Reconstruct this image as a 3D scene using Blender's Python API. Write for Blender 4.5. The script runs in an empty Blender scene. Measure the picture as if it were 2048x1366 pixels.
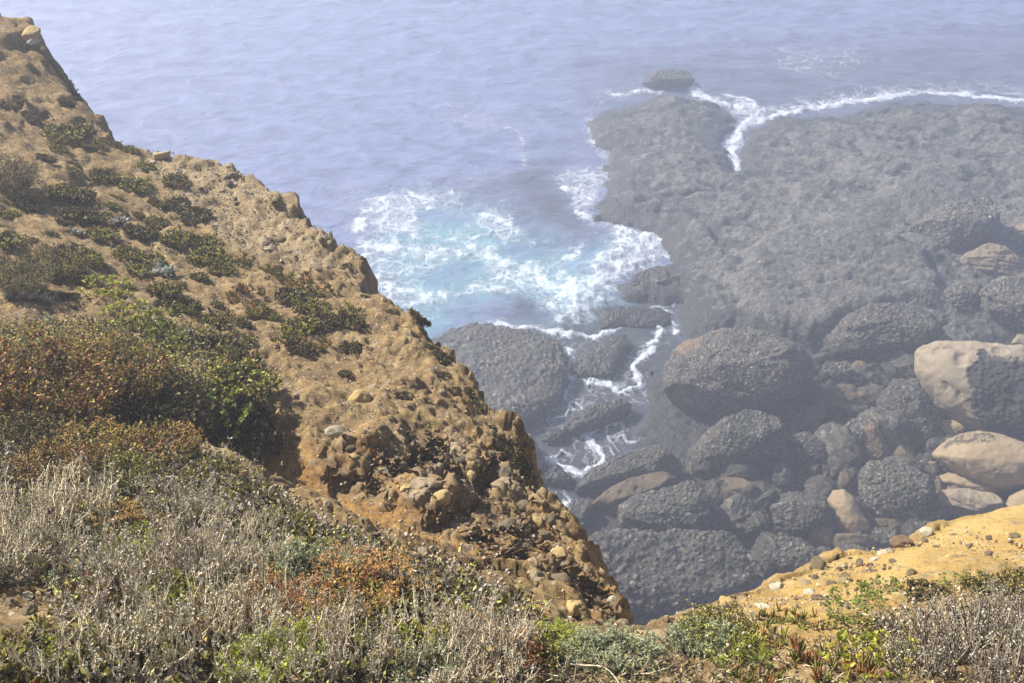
import bpy, math, random
import numpy as np
from math import radians as rad

# ------------------------------------------------------------------ camera, world, sun
scene = bpy.context.scene
COL = scene.collection
W0, H0 = 2048.0, 1366.0
HFOV, PITCH, CZ = rad(50), rad(38), 24.0
FP = W0 / 2 / math.tan(HFOV / 2)
cam_d = bpy.data.cameras.new('camera')
cam_d.sensor_width = 36
cam_d.lens = 18 / math.tan(HFOV / 2)
cam_d.clip_start = 0.05
cam_d.clip_end = 3000
cam = bpy.data.objects.new('camera', cam_d)
COL.objects.link(cam)
cam.location = (0, 0, CZ)
cam.rotation_euler = (math.pi / 2 - PITCH, 0, 0)
scene.camera = cam

SUN_AZ, SUN_EL = rad(-60), rad(38)          # azimuth measured from +Y towards +X
sdir = np.array([math.sin(SUN_AZ) * math.cos(SUN_EL), math.cos(SUN_AZ) * math.cos(SUN_EL), math.sin(SUN_EL)])
world = bpy.data.worlds.new('World')
scene.world = world
world.use_nodes = True
wn = world.node_tree
bg = wn.nodes['Background']
sky = wn.nodes.new('ShaderNodeTexSky')
sky.sky_type = 'NISHITA'
sky.sun_disc = False
sky.sun_elevation = SUN_EL
sky.sun_rotation = SUN_AZ
sky.air_density = 1.0
sky.dust_density = 2.0
wn.links.new(sky.outputs[0], bg.inputs[0])
bg.inputs[1].default_value = 0.05
sun_d = bpy.data.lights.new('sun', 'SUN')
sun_d.energy = 5.0
sun_d.angle = rad(0.5)
sun_d.color = (1.0, 0.92, 0.80)
sun = bpy.data.objects.new('sun', sun_d)
COL.objects.link(sun)
from mathutils import Vector
sun.rotation_euler = Vector(-sdir).to_track_quat('-Z', 'Y').to_euler()
scene.view_settings.view_transform = 'Standard'
scene.view_settings.look = 'None'
scene.view_settings.gamma = 1
scene.view_settings.exposure = 1.08
scene.cycles.max_bounces = 6
scene.cycles.diffuse_bounces = 3
scene.cycles.glossy_bounces = 2
scene.cycles.transmission_bounces = 4
scene.cycles.volume_bounces = 2
scene.cycles.use_denoising = True

# ------------------------------------------------------------------ numeric helpers
FW = np.array([0, math.cos(PITCH), -math.sin(PITCH)])
UP = np.array([0, math.sin(PITCH), math.cos(PITCH)])
RT = np.array([1.0, 0, 0])
CAM = np.array([0, 0, CZ])
rng = np.random.default_rng(7)
random.seed(7)


def ray(px, py):
    v = FW + RT * (px - W0 / 2) / FP + UP * (H0 / 2 - py) / FP
    return v / np.linalg.norm(v)


def at(px, py, d):
    return CAM + ray(px, py) * d


def on_z(px, py, z=0.0):
    v = ray(px, py)
    return CAM + v * ((z - CZ) / v[2])


def project(p):
    q = np.asarray(p) - CAM
    w = q @ FW
    return W0 / 2 + (q @ RT) / w * FP, H0 / 2 - (q @ UP) / w * FP


def h3(ix, iy, iz, seed=0):
    n = (ix.astype(np.int64) * 374761393 + iy.astype(np.int64) * 668265263 + iz.astype(np.int64) * 2147483647 + seed * 1274126177) & 0xffffffff
    n = ((n ^ (n >> 13)) * 1274126177) & 0xffffffff
    n = ((n ^ (n >> 16)) * 2246822519) & 0xffffffff
    n = n ^ (n >> 15)
    return (n & 0xffffff) / float(0x1000000)


def vnoise(P, seed=0):
    I = np.floor(P)
    F = P - I
    F = F * F * F * (F * (F * 6 - 15) + 10)
    I = I.astype(np.int64)
    r = 0
    for dx in (0, 1):
        wx = F[:, 0] if dx else 1 - F[:, 0]
        for dy in (0, 1):
            wy = F[:, 1] if dy else 1 - F[:, 1]
            for dz in (0, 1):
                wz = F[:, 2] if dz else 1 - F[:, 2]
                r = r + h3(I[:, 0] + dx, I[:, 1] + dy, I[:, 2] + dz, seed) * wx * wy * wz
    return r * 2 - 1


ROT = np.array([[0.36, 0.48, -0.8], [-0.8, 0.6, 0.0], [0.48, 0.64, 0.6]])


def fbm(P, octaves=4, seed=0, gain=0.5, ridged=False):
    a, s, r = 1.0, 0.0, 0
    Q = P.copy()
    for o in range(octaves):
        n = vnoise(Q, seed + o)
        if ridged:
            n = 1 - 2 * np.abs(n)
        r = r + a * n
        s += a
        a *= gain
        Q = (Q @ ROT.T) * 2.03
    return r / s


def voro(P, seed=0, jit=0.85):
    """distance to the nearest jittered point, distance gap to the second, random of the cell"""
    I = np.floor(P - 0.5).astype(np.int64)
    d1 = np.full(len(P), 9.0)
    d2 = np.full(len(P), 9.0)
    c = np.zeros(len(P))
    for dx in (0, 1):
        for dy in (0, 1):
            for dz in (0, 1):
                X, Y, Z = I[:, 0] + dx, I[:, 1] + dy, I[:, 2] + dz
                q = np.stack([X + .5 + (h3(X, Y, Z, seed) - .5) * jit, Y + .5 + (h3(X, Y, Z, seed + 1) - .5) * jit,
                              Z + .5 + (h3(X, Y, Z, seed + 2) - .5) * jit], 1)
                d = np.linalg.norm(P - q, axis=1)
                m = d < d1
                d2 = np.where(m, d1, np.minimum(d2, d))
                c = np.where(m, h3(X, Y, Z, seed + 3), c)
                d1 = np.where(m, d, d1)
    return d1, d2 - d1, c


def sstep(a, b, x):
    t = np.clip((x - a) / (b - a), 0, 1)
    return t * t * (3 - 2 * t)


def seg_dist(P, A, B):
    """P (n,2) to segment AB: distance, parameter"""
    ab = B - A
    t = np.clip(((P - A) @ ab) / max(ab @ ab, 1e-9), 0, 1)
    return np.linalg.norm(P - A - t[:, None] * ab, axis=1), t


def poly_sd(P, poly, zs=None):
    """signed distance (positive outside), and zs interpolated at the nearest boundary point"""
    n = len(poly)
    best = np.full(len(P), 1e9)
    zz = np.zeros(len(P))
    inside = np.zeros(len(P), bool)
    for i in range(n):
        A, B = poly[i], poly[(i + 1) % n]
        d, t = seg_dist(P, A, B)
        m = d < best
        best = np.where(m, d, best)
        if zs is not None:
            zz = np.where(m, zs[i] * (1 - t) + zs[(i + 1) % n] * t, zz)
        c = (A[1] > P[:, 1]) != (B[1] > P[:, 1])
        xx = (B[0] - A[0]) * (P[:, 1] - A[1]) / ((B[1] - A[1]) if B[1] != A[1] else 1e-9) + A[0]
        inside ^= c & (P[:, 0] < xx)
    return np.where(inside, -best, best), zz


def in_px_poly(P, poly):
    x, y = project(P)
    return poly_sd(np.stack([x, y], 1), np.array(poly, float))[0] < 0


class TPS:
    def __init__(s, pts, smooth=1e-3):
        s.c = pts[:, :2]
        n = len(pts)
        K = s.k(s.c) + np.eye(n) * smooth
        Q = np.hstack([np.ones((n, 1)), s.c])
        M = np.block([[K, Q], [Q.T, np.zeros((3, 3))]])
        s.w = np.linalg.solve(M, np.concatenate([pts[:, 2], np.zeros(3)]))

    def k(s, X):
        r2 = ((X[:, None, :] - s.c[None]) ** 2).sum(2)
        return 0.5 * r2 * np.log(r2 + 1e-12)

    def __call__(s, X):
        out = np.empty(len(X))
        for i in range(0, len(X), 60000):
            x = X[i:i + 60000]
            out[i:i + 60000] = s.k(x) @ s.w[:-3] + s.w[-3] + x @ s.w[-2:]
        return out


# ------------------------------------------------------------------ mesh helpers
def make_mesh(name, V, F, mat=None, attrs=None, smooth=True):
    """F: (n,3) or (n,4) int array, or a list of such arrays"""
    me = bpy.data.meshes.new(name)
    V = np.asarray(V, np.float32)
    Fs = F if isinstance(F, list) else [F]
    Fs = [np.asarray(f, np.int32) for f in Fs if len(f)]
    li = np.concatenate([f.ravel() for f in Fs])
    lt = np.concatenate([np.full(len(f), f.shape[1], np.int32) for f in Fs])
    ls = np.concatenate([[0], np.cumsum(lt)[:-1]]).astype(np.int32)
    me.vertices.add(len(V))
    me.vertices.foreach_set('co', V.ravel())
    me.loops.add(len(li))
    me.loops.foreach_set('vertex_index', li)
    me.polygons.add(len(lt))
    me.polygons.foreach_set('loop_start', ls)
    me.polygons.foreach_set('loop_total', lt)
    me.polygons.foreach_set('use_smooth', np.full(len(lt), smooth))
    me.update(calc_edges=True)
    for k, a in (attrs or {}).items():
        at_ = me.attributes.new(k, 'FLOAT', 'POINT')
        at_.data.foreach_set('value', np.asarray(a, np.float32))
    if mat:
        me.materials.append(mat)
    return me


def link(name, me, parent=None, loc=None, rot=None, scale=None):
    o = bpy.data.objects.new(name, me)
    COL.objects.link(o)
    if parent:
        o.parent = parent
    if loc is not None:
        o.location = loc
    if rot is not None:
        o.rotation_euler = rot
    if scale is not None:
        o.scale = scale
    return o


def tag(o, label, cat, group=None, kind=None):
    if label:
        o['label'] = label
    if cat:
        o['category'] = cat
    if group:
        o['group'] = group
    if kind:
        o['kind'] = kind
    return o


def grid_faces(n, m):
    """n rows of m points"""
    i = np.arange(n - 1)[:, None] * m + np.arange(m - 1)[None]
    i = i.ravel()
    return np.stack([i, i + 1, i + m + 1, i + m], 1)


# ------------------------------------------------------------------ materials
def new_mat(name):
    m = bpy.data.materials.new(name)
    m.use_nodes = True
    nt = m.node_tree
    return m, nt, nt.nodes['Principled BSDF']


class N:
    """tiny node-graph helper"""
    def __init__(s, nt):
        s.t = nt

    def n(s, typ, **kw):
        nd = s.t.nodes.new(typ)
        ins = kw.pop('ins', {})
        for k, v in kw.items():
            setattr(nd, k, v)
        for k, v in ins.items():
            if isinstance(v, bpy.types.NodeSocket):
                s.t.links.new(v, nd.inputs[k])
            else:
                nd.inputs[k].default_value = v
        return nd

    def attr(s, name):
        return s.n('ShaderNodeAttribute', attribute_name=name).outputs['Fac']

    def coord(s, kind='Object'):
        return s.n('ShaderNodeTexCoord').outputs[kind]

    def noise(s, vec, scale, detail=6, rough=0.6, dist=0.0, out='Fac'):
        return s.n('ShaderNodeTexNoise', ins={'Vector': vec, 'Scale': scale, 'Detail': detail, 'Roughness': rough, 'Distortion': dist}).outputs[out]

    def ramp(s, fac, stops, interp='LINEAR'):
        r = s.n('ShaderNodeValToRGB', ins={'Fac': fac})
        cr = r.color_ramp
        cr.interpolation = interp
        while len(cr.elements) < len(stops):
            cr.elements.new(0.5)
        for e, (p, c) in zip(cr.elements, stops):
            e.position = p
            e.color = (*c, 1) if len(c) == 3 else c
        return r.outputs[0]

    def mix(s, fac, a, b, mode='MIX'):
        nd = s.n('ShaderNodeMix', data_type='RGBA', blend_type=mode)
        for k, v in ((0, fac), (6, a), (7, b)):
            if isinstance(v, bpy.types.NodeSocket):
                s.t.links.new(v, nd.inputs[k])
            else:
                nd.inputs[k].default_value = (*v, 1) if isinstance(v, tuple) and len(v) == 3 else v
        return nd.outputs[2]

    def math(s, op, a, b=0.0, c=0.0, clamp=False):
        nd = s.n('ShaderNodeMath', operation=op, use_clamp=clamp)
        for k, v in enumerate((a, b, c)):
            if isinstance(v, bpy.types.NodeSocket):
                s.t.links.new(v, nd.inputs[k])
            else:
                nd.inputs[k].default_value = v
        return nd.outputs[0]

    def mapr(s, v, a, b, c=0.0, d=1.0, smooth=False):
        return s.n('ShaderNodeMapRange', interpolation_type='SMOOTHSTEP' if smooth else 'LINEAR',
                   ins={0: v, 1: a, 2: b, 3: c, 4: d}).outputs[0]

    def bump(s, h, strength, dist, normal=None):
        ins = {'Height': h, 'Strength': strength, 'Distance': dist}
        if normal is not None:
            ins['Normal'] = normal
        return s.n('ShaderNodeBump', ins=ins).outputs[0]

    def link(s, a, b):
        s.t.links.new(a, b)


def mat_soil():
    m, nt, b = new_mat('sandy_soil')
    g = N(nt)
    co = g.coord()
    big = g.noise(co, 1.1, 5, 0.6)
    fine = g.noise(co, 14, 8, 0.78)
    vfine = g.noise(co, 80, 4, 0.8)
    c = g.ramp(big, [(0.3, (0.13, 0.078, 0.026)), (0.5, (0.27, 0.175, 0.058)), (0.7, (0.40, 0.285, 0.11))])
    c2 = g.ramp(fine, [(0.34, (0.06, 0.034, 0.013)), (0.5, (0.25, 0.16, 0.058)), (0.64, (0.64, 0.47, 0.20))])
    c = g.mix(0.6, c, c2)
    crust = g.noise(co, 5.5, 8, 0.72, 0.6)
    c = g.mix(g.mapr(crust, 0.54, 0.60, 0, 0.85), c, g.ramp(vfine, [(0.3, (0.045, 0.030, 0.017)), (0.7, (0.17, 0.115, 0.06))]))
    c = g.mix(g.mapr(crust, 0.44, 0.36, 0, 0.7), c, (0.60, 0.46, 0.25))
    c = g.mix(g.math('MULTIPLY', g.attr('pale'), 0.55), c, g.ramp(fine, [(0.3, (0.24, 0.18, 0.10)), (0.65, (0.60, 0.52, 0.36))]))
    # iron-stained matrix and clean yellow sand where the geology says so
    oc = g.ramp(fine, [(0.32, (0.08, 0.028, 0.007)), (0.5, (0.38, 0.18, 0.022)), (0.68, (0.62, 0.38, 0.08))])
    c = g.mix(g.attr('ochre'), c, oc)
    yc = g.ramp(fine, [(0.3, (0.42, 0.25, 0.045)), (0.55, (0.60, 0.40, 0.10)), (0.8, (0.68, 0.50, 0.19))])
    c = g.mix(g.attr('yellow'), c, yc)
    c = g.mix(g.attr('sandrun'), c, g.ramp(fine, [(0.3, (0.62, 0.41, 0.10)), (0.7, (0.74, 0.54, 0.19))]))
    # pebbles held in the matrix
    pc = g.ramp(g.attr('cell'), [(0.0, (0.11, 0.075, 0.045)), (0.2, (0.34, 0.26, 0.15)), (0.45, (0.48, 0.34, 0.13)),
                                 (0.65, (0.30, 0.20, 0.09)), (0.8, (0.50, 0.44, 0.34)), (1.0, (0.33, 0.20, 0.11))])
    pc = g.mix(0.35, pc, g.ramp(fine, [(0.3, (0.12, 0.08, 0.05)), (0.7, (0.5, 0.4, 0.25))]))
    c = g.mix(g.attr('peb'), c, pc)
    c = g.mix(g.math('MULTIPLY', g.attr('crack'), 0.75), c, (0.065, 0.038, 0.018))
    c = g.mix(g.math('MULTIPLY', g.attr('litter'), g.mapr(fine, 0.35, 0.55, 1, 0.55)), c, g.ramp(vfine, [(0.3, (0.03, 0.02, 0.012)), (0.7, (0.13, 0.09, 0.05))]))  # litter brown, doubling as painted shade between the stems
    # small grit
    vo = g.n('ShaderNodeTexVoronoi', ins={'Vector': co, 'Scale': 38.0})
    vs = g.n('ShaderNodeSeparateColor', ins={0: vo.outputs['Color']})
    grit = g.math('MULTIPLY', g.math('LESS_THAN', vo.outputs['Distance'], 0.33), g.math('GREATER_THAN', vs.outputs[0], 0.78))
    gc = g.ramp(vs.outputs[1], [(0, (0.14, 0.11, 0.10)), (0.4, (0.45, 0.38, 0.28)), (1, (0.66, 0.60, 0.50))])
    c = g.mix(g.math('MULTIPLY', grit, 0.85), c, gc)
    c = g.mix(0.3, c, g.ramp(vfine, [(0.3, (0.15, 0.10, 0.06)), (0.7, (0.62, 0.5, 0.34))]))
    g.link(c, b.inputs['Base Color'])
    b.inputs['Roughness'].default_value = 0.95
    b.inputs['Specular IOR Level'].default_value = 0.15
    hh = g.math('ADD', g.math('MULTIPLY', fine, 0.6), g.math('ADD', g.math('MULTIPLY', vfine, 0.25), g.math('MULTIPLY', grit, 0.25)))
    g.link(g.bump(hh, 1.0, 0.055), b.inputs['Normal'])
    return m


def mat_conglomerate():
    """dark shore conglomerate; one material, tint chosen per object by an attribute"""
    m, nt, b = new_mat('dark_conglomerate')
    g = N(nt)
    co = g.coord()
    n1 = g.noise(co, 0.9, 5, 0.6)
    n2 = g.noise(co, 9, 5, 0.7)
    mat_ = g.ramp(n2, [(0.3, (0.020, 0.019, 0.018)), (0.7, (0.060, 0.056, 0.050))])
    peb = g.ramp(g.attr('cell'), [(0.0, (0.030, 0.032, 0.032)), (0.3, (0.095, 0.102, 0.090)), (0.55, (0.18, 0.18, 0.152)),
                                  (0.72, (0.17, 0.12, 0.085)), (0.85, (0.29, 0.28, 0.24)), (0.96, (0.45, 0.41, 0.34)), (1.0, (0.58, 0.53, 0.45))])
    c = g.mix(g.attr('peb'), mat_, peb)
    # smaller pebbles between the modelled ones
    vo = g.n('ShaderNodeTexVoronoi', ins={'Vector': co, 'Scale': 17.0})
    vs = g.n('ShaderNodeSeparateColor', ins={0: vo.outputs['Color']})
    pc = g.ramp(vs.outputs[0], [(0, (0.025, 0.025, 0.025)), (0.6, (0.11, 0.11, 0.098)), (0.85, (0.22, 0.20, 0.165)), (1, (0.42, 0.39, 0.34))])
    c = g.mix(0.45, c, pc)
    c = g.mix(g.mapr(n1, 0.45, 0.68), c, g.mix(0.5, c, (0.075, 0.05, 0.032)))
    c = g.mix(g.mapr(n1, 0.50, 0.38, 0, 0.45), c, (0.055, 0.062, 0.035))
    wetb = g.attr('wetb')
    c = g.mix(g.math('MULTIPLY', wetb, 0.75), c, (0.018, 0.019, 0.018))
    sand = g.ramp(n2, [(0.3, (0.15, 0.105, 0.07)), (0.7, (0.28, 0.20, 0.13))])
    c = g.mix(g.attr('sand'), c, sand)
    c = g.mix(1.0, c, g.ramp(g.attr('tone'), [(0, (0.5, 0.5, 0.5)), (1, (0.9, 0.9, 0.88))]), 'MULTIPLY')
    g.link(c, b.inputs['Base Color'])
    g.link(g.mapr(wetb, 0, 1, 0.75, 0.4), b.inputs['Roughness'])
    b.inputs['Specular IOR Level'].default_value = 0.35
    hh = g.math('ADD', g.math('MULTIPLY', n2, 0.5), g.math('MULTIPLY', g.math('SUBTRACT', 1.0, vo.outputs['Distance']), 0.6))
    g.link(g.bump(hh, 0.8, 0.05), b.inputs['Normal'])
    return m


def mat_sandstone(name, lo, mid, hi):
    m, nt, b = new_mat(name)
    g = N(nt)
    co = g.coord()
    n1 = g.noise(co, 1.3, 5, 0.6)
    n2 = g.noise(co, 8, 7, 0.7)
    n3 = g.noise(co, 60, 3, 0.7)
    c = g.ramp(n1, [(0.3, lo), (0.5, mid), (0.72, hi)])
    c = g.mix(0.4, c, g.ramp(n2, [(0.3, lo), (0.7, hi)]))
    c = g.mix(0.3, c, g.ramp(n3, [(0.3, tuple(v * 0.5 for v in lo)), (0.7, hi)]))
    c = g.mix(g.attr('dark'), c, (0.045, 0.042, 0.038))
    g.link(c, b.inputs['Base Color'])
    b.inputs['Roughness'].default_value = 0.85
    b.inputs['Specular IOR Level'].default_value = 0.2
    hh = g.math('ADD', g.math('MULTIPLY', n2, 0.7), g.math('MULTIPLY', n3, 0.2))
    g.link(g.bump(hh, 0.5, 0.05), b.inputs['Normal'])
    return m


def mat_shelf():
    m, nt, b = new_mat('shore_rock')
    g = N(nt)
    co = g.coord()
    n1 = g.noise(co, 0.35, 6, 0.65)
    n2 = g.noise(co, 2.2, 7, 0.75)
    n3 = g.noise(co, 10, 6, 0.8)
    c = g.ramp(n1, [(0.38, (0.04, 0.04, 0.039)), (0.5, (0.085, 0.083, 0.077)), (0.64, (0.14, 0.135, 0.12))])
    c = g.mix(0.5, c, g.ramp(n3, [(0.35, (0.03, 0.03, 0.03)), (0.65, (0.22, 0.21, 0.185))]))
    vo = g.n('ShaderNodeTexVoronoi', ins={'Vector': co, 'Scale': 9.0})
    vs = g.n('ShaderNodeSeparateColor', ins={0: vo.outputs['Color']})
    c = g.mix(0.4, c, g.ramp(vs.outputs[0], [(0, (0.03, 0.03, 0.03)), (0.6, (0.11, 0.11, 0.1)), (1, (0.34, 0.32, 0.28))]))
    c = g.mix(g.math('MULTIPLY', g.attr('peb'), 0.5), c, g.ramp(g.attr('cell'), [(0, (0.04, 0.04, 0.04)), (0.6, (0.11, 0.11, 0.1)), (1, (0.24, 0.22, 0.19))]))
    n4 = g.noise(co, 0.7, 6, 0.7, 0.8)
    c = g.mix(g.mapr(n4, 0.56, 0.62, 0, 0.55), c, (0.20, 0.185, 0.15))
    c = g.mix(g.mapr(n4, 0.44, 0.38, 0, 0.6), c, (0.05, 0.055, 0.035))
    weed = g.mapr(g.math('ADD', n2, g.math('MULTIPLY', g.attr('wet'), 0.24)), 0.57, 0.63, 0, 0.9)  # weed and wet rock; also paints the shaded gully floor dark
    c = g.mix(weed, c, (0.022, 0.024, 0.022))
    g.link(c, b.inputs['Base Color'])
    g.link(g.mapr(g.attr('wet'), 0, 1, 0.8, 0.45), b.inputs['Roughness'])
    hh = g.math('ADD', g.math('MULTIPLY', n2, 1.0), g.math('MULTIPLY', n3, 0.4))
    hh = g.math('ADD', hh, g.math('MULTIPLY', g.math('SUBTRACT', 1.0, vo.outputs['Distance']), 0.3))
    g.link(g.bump(hh, 0.9, 0.13), b.inputs['Normal'])
    return m


def mat_sea():
    m, nt, b = new_mat('sea_water')
    g = N(nt)
    co = g.coord()
    mp = g.n('ShaderNodeMapping', ins={'Vector': co, 'Rotation': (0, 0, rad(-14)), 'Scale': (0.7, 1.0, 1.0)}).outputs[0]
    n1 = g.noise(mp, 1.1, 4, 0.55, 0.7)
    n2 = g.noise(mp, 4.0, 3, 0.5, 0.4)
    foam = g.attr('foam')
    aer = g.attr('aerated')
    # warped coordinates for the foam lace
    wv = g.n('ShaderNodeTexNoise', ins={'Vector': co, 'Scale': 0.4, 'Detail': 6.0, 'Roughness': 0.6}).outputs['Color']
    wv = g.n('ShaderNodeVectorMath', operation='SCALE', ins={0: wv, 'Scale': 3.6}).outputs[0]
    wc = g.n('ShaderNodeVectorMath', operation='ADD', ins={0: co, 1: wv}).outputs[0]

    def lace(scale, width):
        v = g.n('ShaderNodeTexVoronoi', feature='DISTANCE_TO_EDGE', ins={'Vector': wc, 'Scale': scale})
        return g.mapr(v.outputs['Distance'], 0.0, width, 1, 0)
    l1 = lace(0.8, 0.10)
    l2 = lace(2.0, 0.11)
    l3 = lace(6.0, 0.16)
    fn = g.noise(wc, 4.5, 9, 0.8, 0.6)
    fn2 = g.noise(wc, 0.8, 6, 0.7)
    web = g.math('MAXIMUM', g.math('MAXIMUM', l1, g.math('MULTIPLY', l2, 0.8)), g.math('MULTIPLY', l3, 0.55))
    s = g.math('ADD', g.math('MULTIPLY', foam, 1.12), g.math('MULTIPLY', web, 0.62))
    s = g.math('ADD', s, g.math('MULTIPLY', g.math('SUBTRACT', fn, 0.5), 1.9))
    s = g.math('ADD', s, g.math('MULTIPLY', g.math('SUBTRACT', fn2, 0.5), 0.8))
    fm = g.mapr(s, 0.68, 1.26, 0, 1)
    fm = g.math('MULTIPLY', fm, g.mapr(foam, 0.02, 0.2))
    skylit_water = g.ramp(n1, [(0.3, (0.095, 0.120, 0.220)), (0.7, (0.19, 0.225, 0.375))])  # fog sky's reflection put into the water's base colour
    skylit_water = g.mix(g.attr('murk'), skylit_water, (0.058, 0.064, 0.078))
    c = g.mix(g.math('MULTIPLY', aer, g.mapr(fn2, 0.22, 0.55)), skylit_water, (0.15, 0.37, 0.43))
    fcol = g.mix(g.math('MULTIPLY', aer, 0.45), (0.53, 0.58, 0.66), (0.40, 0.58, 0.65))
    c = g.mix(fm, c, fcol)
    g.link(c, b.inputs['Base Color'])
    g.link(g.mapr(fm, 0, 1, 0.38, 0.85), b.inputs['Roughness'])
    b.inputs['IOR'].default_value = 1.333
    hh = g.math('ADD', g.math('MULTIPLY', n1, 1.0), g.math('MULTIPLY', n2, 0.22))
    hh = g.math('ADD', hh, g.math('MULTIPLY', fm, 0.25))
    g.link(g.bump(hh, 0.85, 0.145), b.inputs['Normal'])
    return m


M_SOIL = mat_soil()
M_CONG = mat_conglomerate()
M_TAN = mat_sandstone('tan_sandstone', (0.23, 0.17, 0.10), (0.32, 0.24, 0.145), (0.40, 0.31, 0.195))
M_PALE = mat_sandstone('pale_sandstone', (0.17, 0.135, 0.09), (0.28, 0.23, 0.16), (0.37, 0.31, 0.23))
M_BROWN = mat_sandstone('brown_sandstone', (0.060, 0.047, 0.031), (0.115, 0.088, 0.056), (0.18, 0.14, 0.09))
M_PINK = mat_sandstone('pink_sandstone', (0.12, 0.095, 0.07), (0.20, 0.155, 0.11), (0.30, 0.235, 0.175))
M_SHELF = mat_shelf()
M_SEA = mat_sea()

# ------------------------------------------------------------------ near cliff top: two joined landforms
A_EDGE = [(-500, -160, 14.8), (-200, -80, 13.6), (0, 22, 12.5), (75, 75, 12.1), (140, 180, 11.5), (240, 290, 10.8), (330, 300, 10.8), (450, 322, 10.3),
          (520, 375, 9.8), (640, 455, 9.1), (700, 520, 8.6), (740, 590, 8.1), (835, 640, 7.6), (885, 725, 7.1), (1000, 860, 6.4), (1030, 925, 6.1),
          (1085, 1000, 5.8), (1120, 1060, 5.55), (1175, 1140, 5.25), (1240, 1225, 5.0)]
A_IN = [(0, 300, 10.0), (-300, 300, 10.8), (130, 330, 10.0), (300, 400, 9.8), (450, 450, 9.5), (0, 480, 8.3), (250, 560, 8.0), (480, 560, 8.4), (620, 620, 7.8), (-300, 600, 8.0),
        (0, 700, 6.6), (300, 720, 6.7), (450, 780, 6.2), (600, 760, 6.7), (780, 760, 6.7), (550, 900, 6.0), (700, 880, 5.9), (850, 870, 6.0), (950, 930, 5.85), (0, 880, 5.3),
        (400, 880, 5.85), (-300, 880, 5.9), (650, 990, 5.75), (800, 980, 5.62), (950, 1030, 5.45), (850, 1090, 5.3), (1000, 1130, 5.05), (1100, 1160, 4.9), (1150, 1220, 4.75),
        (700, 1180, 5.3), (300, 1150, 5.4), (0, 1150, 5.4), (900, 1300, 4.5), (1150, 1350, 4.4)]
B_EDGE = [(-600, 830, 6.4), (-200, 865, 5.6), (150, 880, 5.1), (380, 890, 4.95), (480, 925, 4.6), (600, 1010, 4.2), (700, 1060, 3.95), (800, 1105, 3.75), (920, 1150, 3.6), (1020, 1180, 3.5),
          (1110, 1228, 3.4), (1200, 1268, 3.35), (1300, 1268, 3.45), (1370, 1238, 3.75), (1440, 1212, 4.05), (1560, 1172, 4.4), (1640, 1130, 4.75), (1720, 1108, 4.95), (1830, 1078, 5.2), (1950, 1040, 5.5), (2048, 1012, 5.8), (2300, 940, 6.6), (2800, 820, 8.0)]
B_IN = [(0, 1366, 2.85), (-500, 1366, 2.9), (0, 1150, 3.6), (200, 1000, 4.2), (0, 980, 4.4), (300, 1250, 3.1), (500, 1366, 2.75), (500, 1150, 3.5), (800, 1250, 3.05),
        (1024, 1366, 2.7), (1050, 1290, 2.98), (1300, 1366, 2.75), (1500, 1300, 3.1), (1500, 1366, 2.8), (1600, 1240, 3.6), (1800, 1170, 4.1), (1750, 1260, 3.45), (1900, 1120, 4.55), (2048, 1100, 4.7),
        (2048, 1200, 3.75), (1900, 1300, 3.1), (2048, 1366, 2.8), (2500, 1366, 3.2), (2500, 1150, 4.6)]


def landform(edge, inner, back):
    E = np.array([at(*e) for e in edge])
    I = np.array([at(*e) for e in inner])
    extra = np.array(back)
    tps = TPS(np.vstack([E, I, extra]), 0.004)
    poly = [E[0, :2]]
    for a, b in zip(E[:-1], E[1:]):
        for k in (0.5, 1.0):
            poly.append(a[:2] * (1 - k) + b[:2] * k)
    return tps, np.array(poly)


back = [(-6, 0.5, 22.3), (-3, -2, 22.6), (0, 0, 22.4), (3, -2, 22.7), (6, 1, 22.7), (0, -5, 23.0), (-9, 4, 21.6)]
tA, pA = landform(A_EDGE, A_IN, back[:1] + [(-14, 8, 20.5)])
tB, pB = landform(B_EDGE, B_IN, back)
pA = np.vstack([pA, [[2.0, 1.0], [2.0, -9], [-30, -9], [-30, 14]]])
pB = np.vstack([pB, [[20, -9], [-30, -9], [-30, 4.5]]])
zA, zB = tA(pA), tB(pB)
zA = np.clip(zA, 17, 24)
zB = np.clip(zB, 17, 24)


def land(X, smooth_only=False):
    """height, plus masks"""
    P3 = np.column_stack([X, np.zeros(len(X))])
    wob = 0.0 if smooth_only else 1.0
    w1 = fbm(P3 * 1.7, 4, 11) * 0.16 * wob + fbm(P3 * 7, 3, 21) * 0.07 * wob + fbm(P3 * 22, 2, 23) * 0.022 * wob
    sa, za = poly_sd(X, pA, zA)
    sb, zb = poly_sd(X, pB, zB)
    sa = sa + w1 * 1.1
    sb = sb + w1 * np.where(X[:, 0] > 0.3, 0.28, 0.6)
    cliff = 1 + 0.25 * fbm(np.column_stack([X * 0.5, np.zeros(len(X))]), 3, 31)

    def prof(s, w, k):
        s = np.maximum(s, 0)
        return k * (np.sqrt(s * s + w * w) - w)
    # inside: fitted surface; outside: the edge height minus a steep fall
    ta = np.where(sa < 0, tA(X), za)
    tb = np.where(sb < 0, tB(X), zb)
    ha = ta - prof(sa, 0.05, 3.9) * cliff
    hb = tb - prof(sb, 0.06, 3.2) * cliff
    k = 0.06
    m = np.maximum(ha, hb) + k * np.exp(-np.abs(ha - hb) / k) * 0.5
    return m, sa, sb, ha, hb


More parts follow.
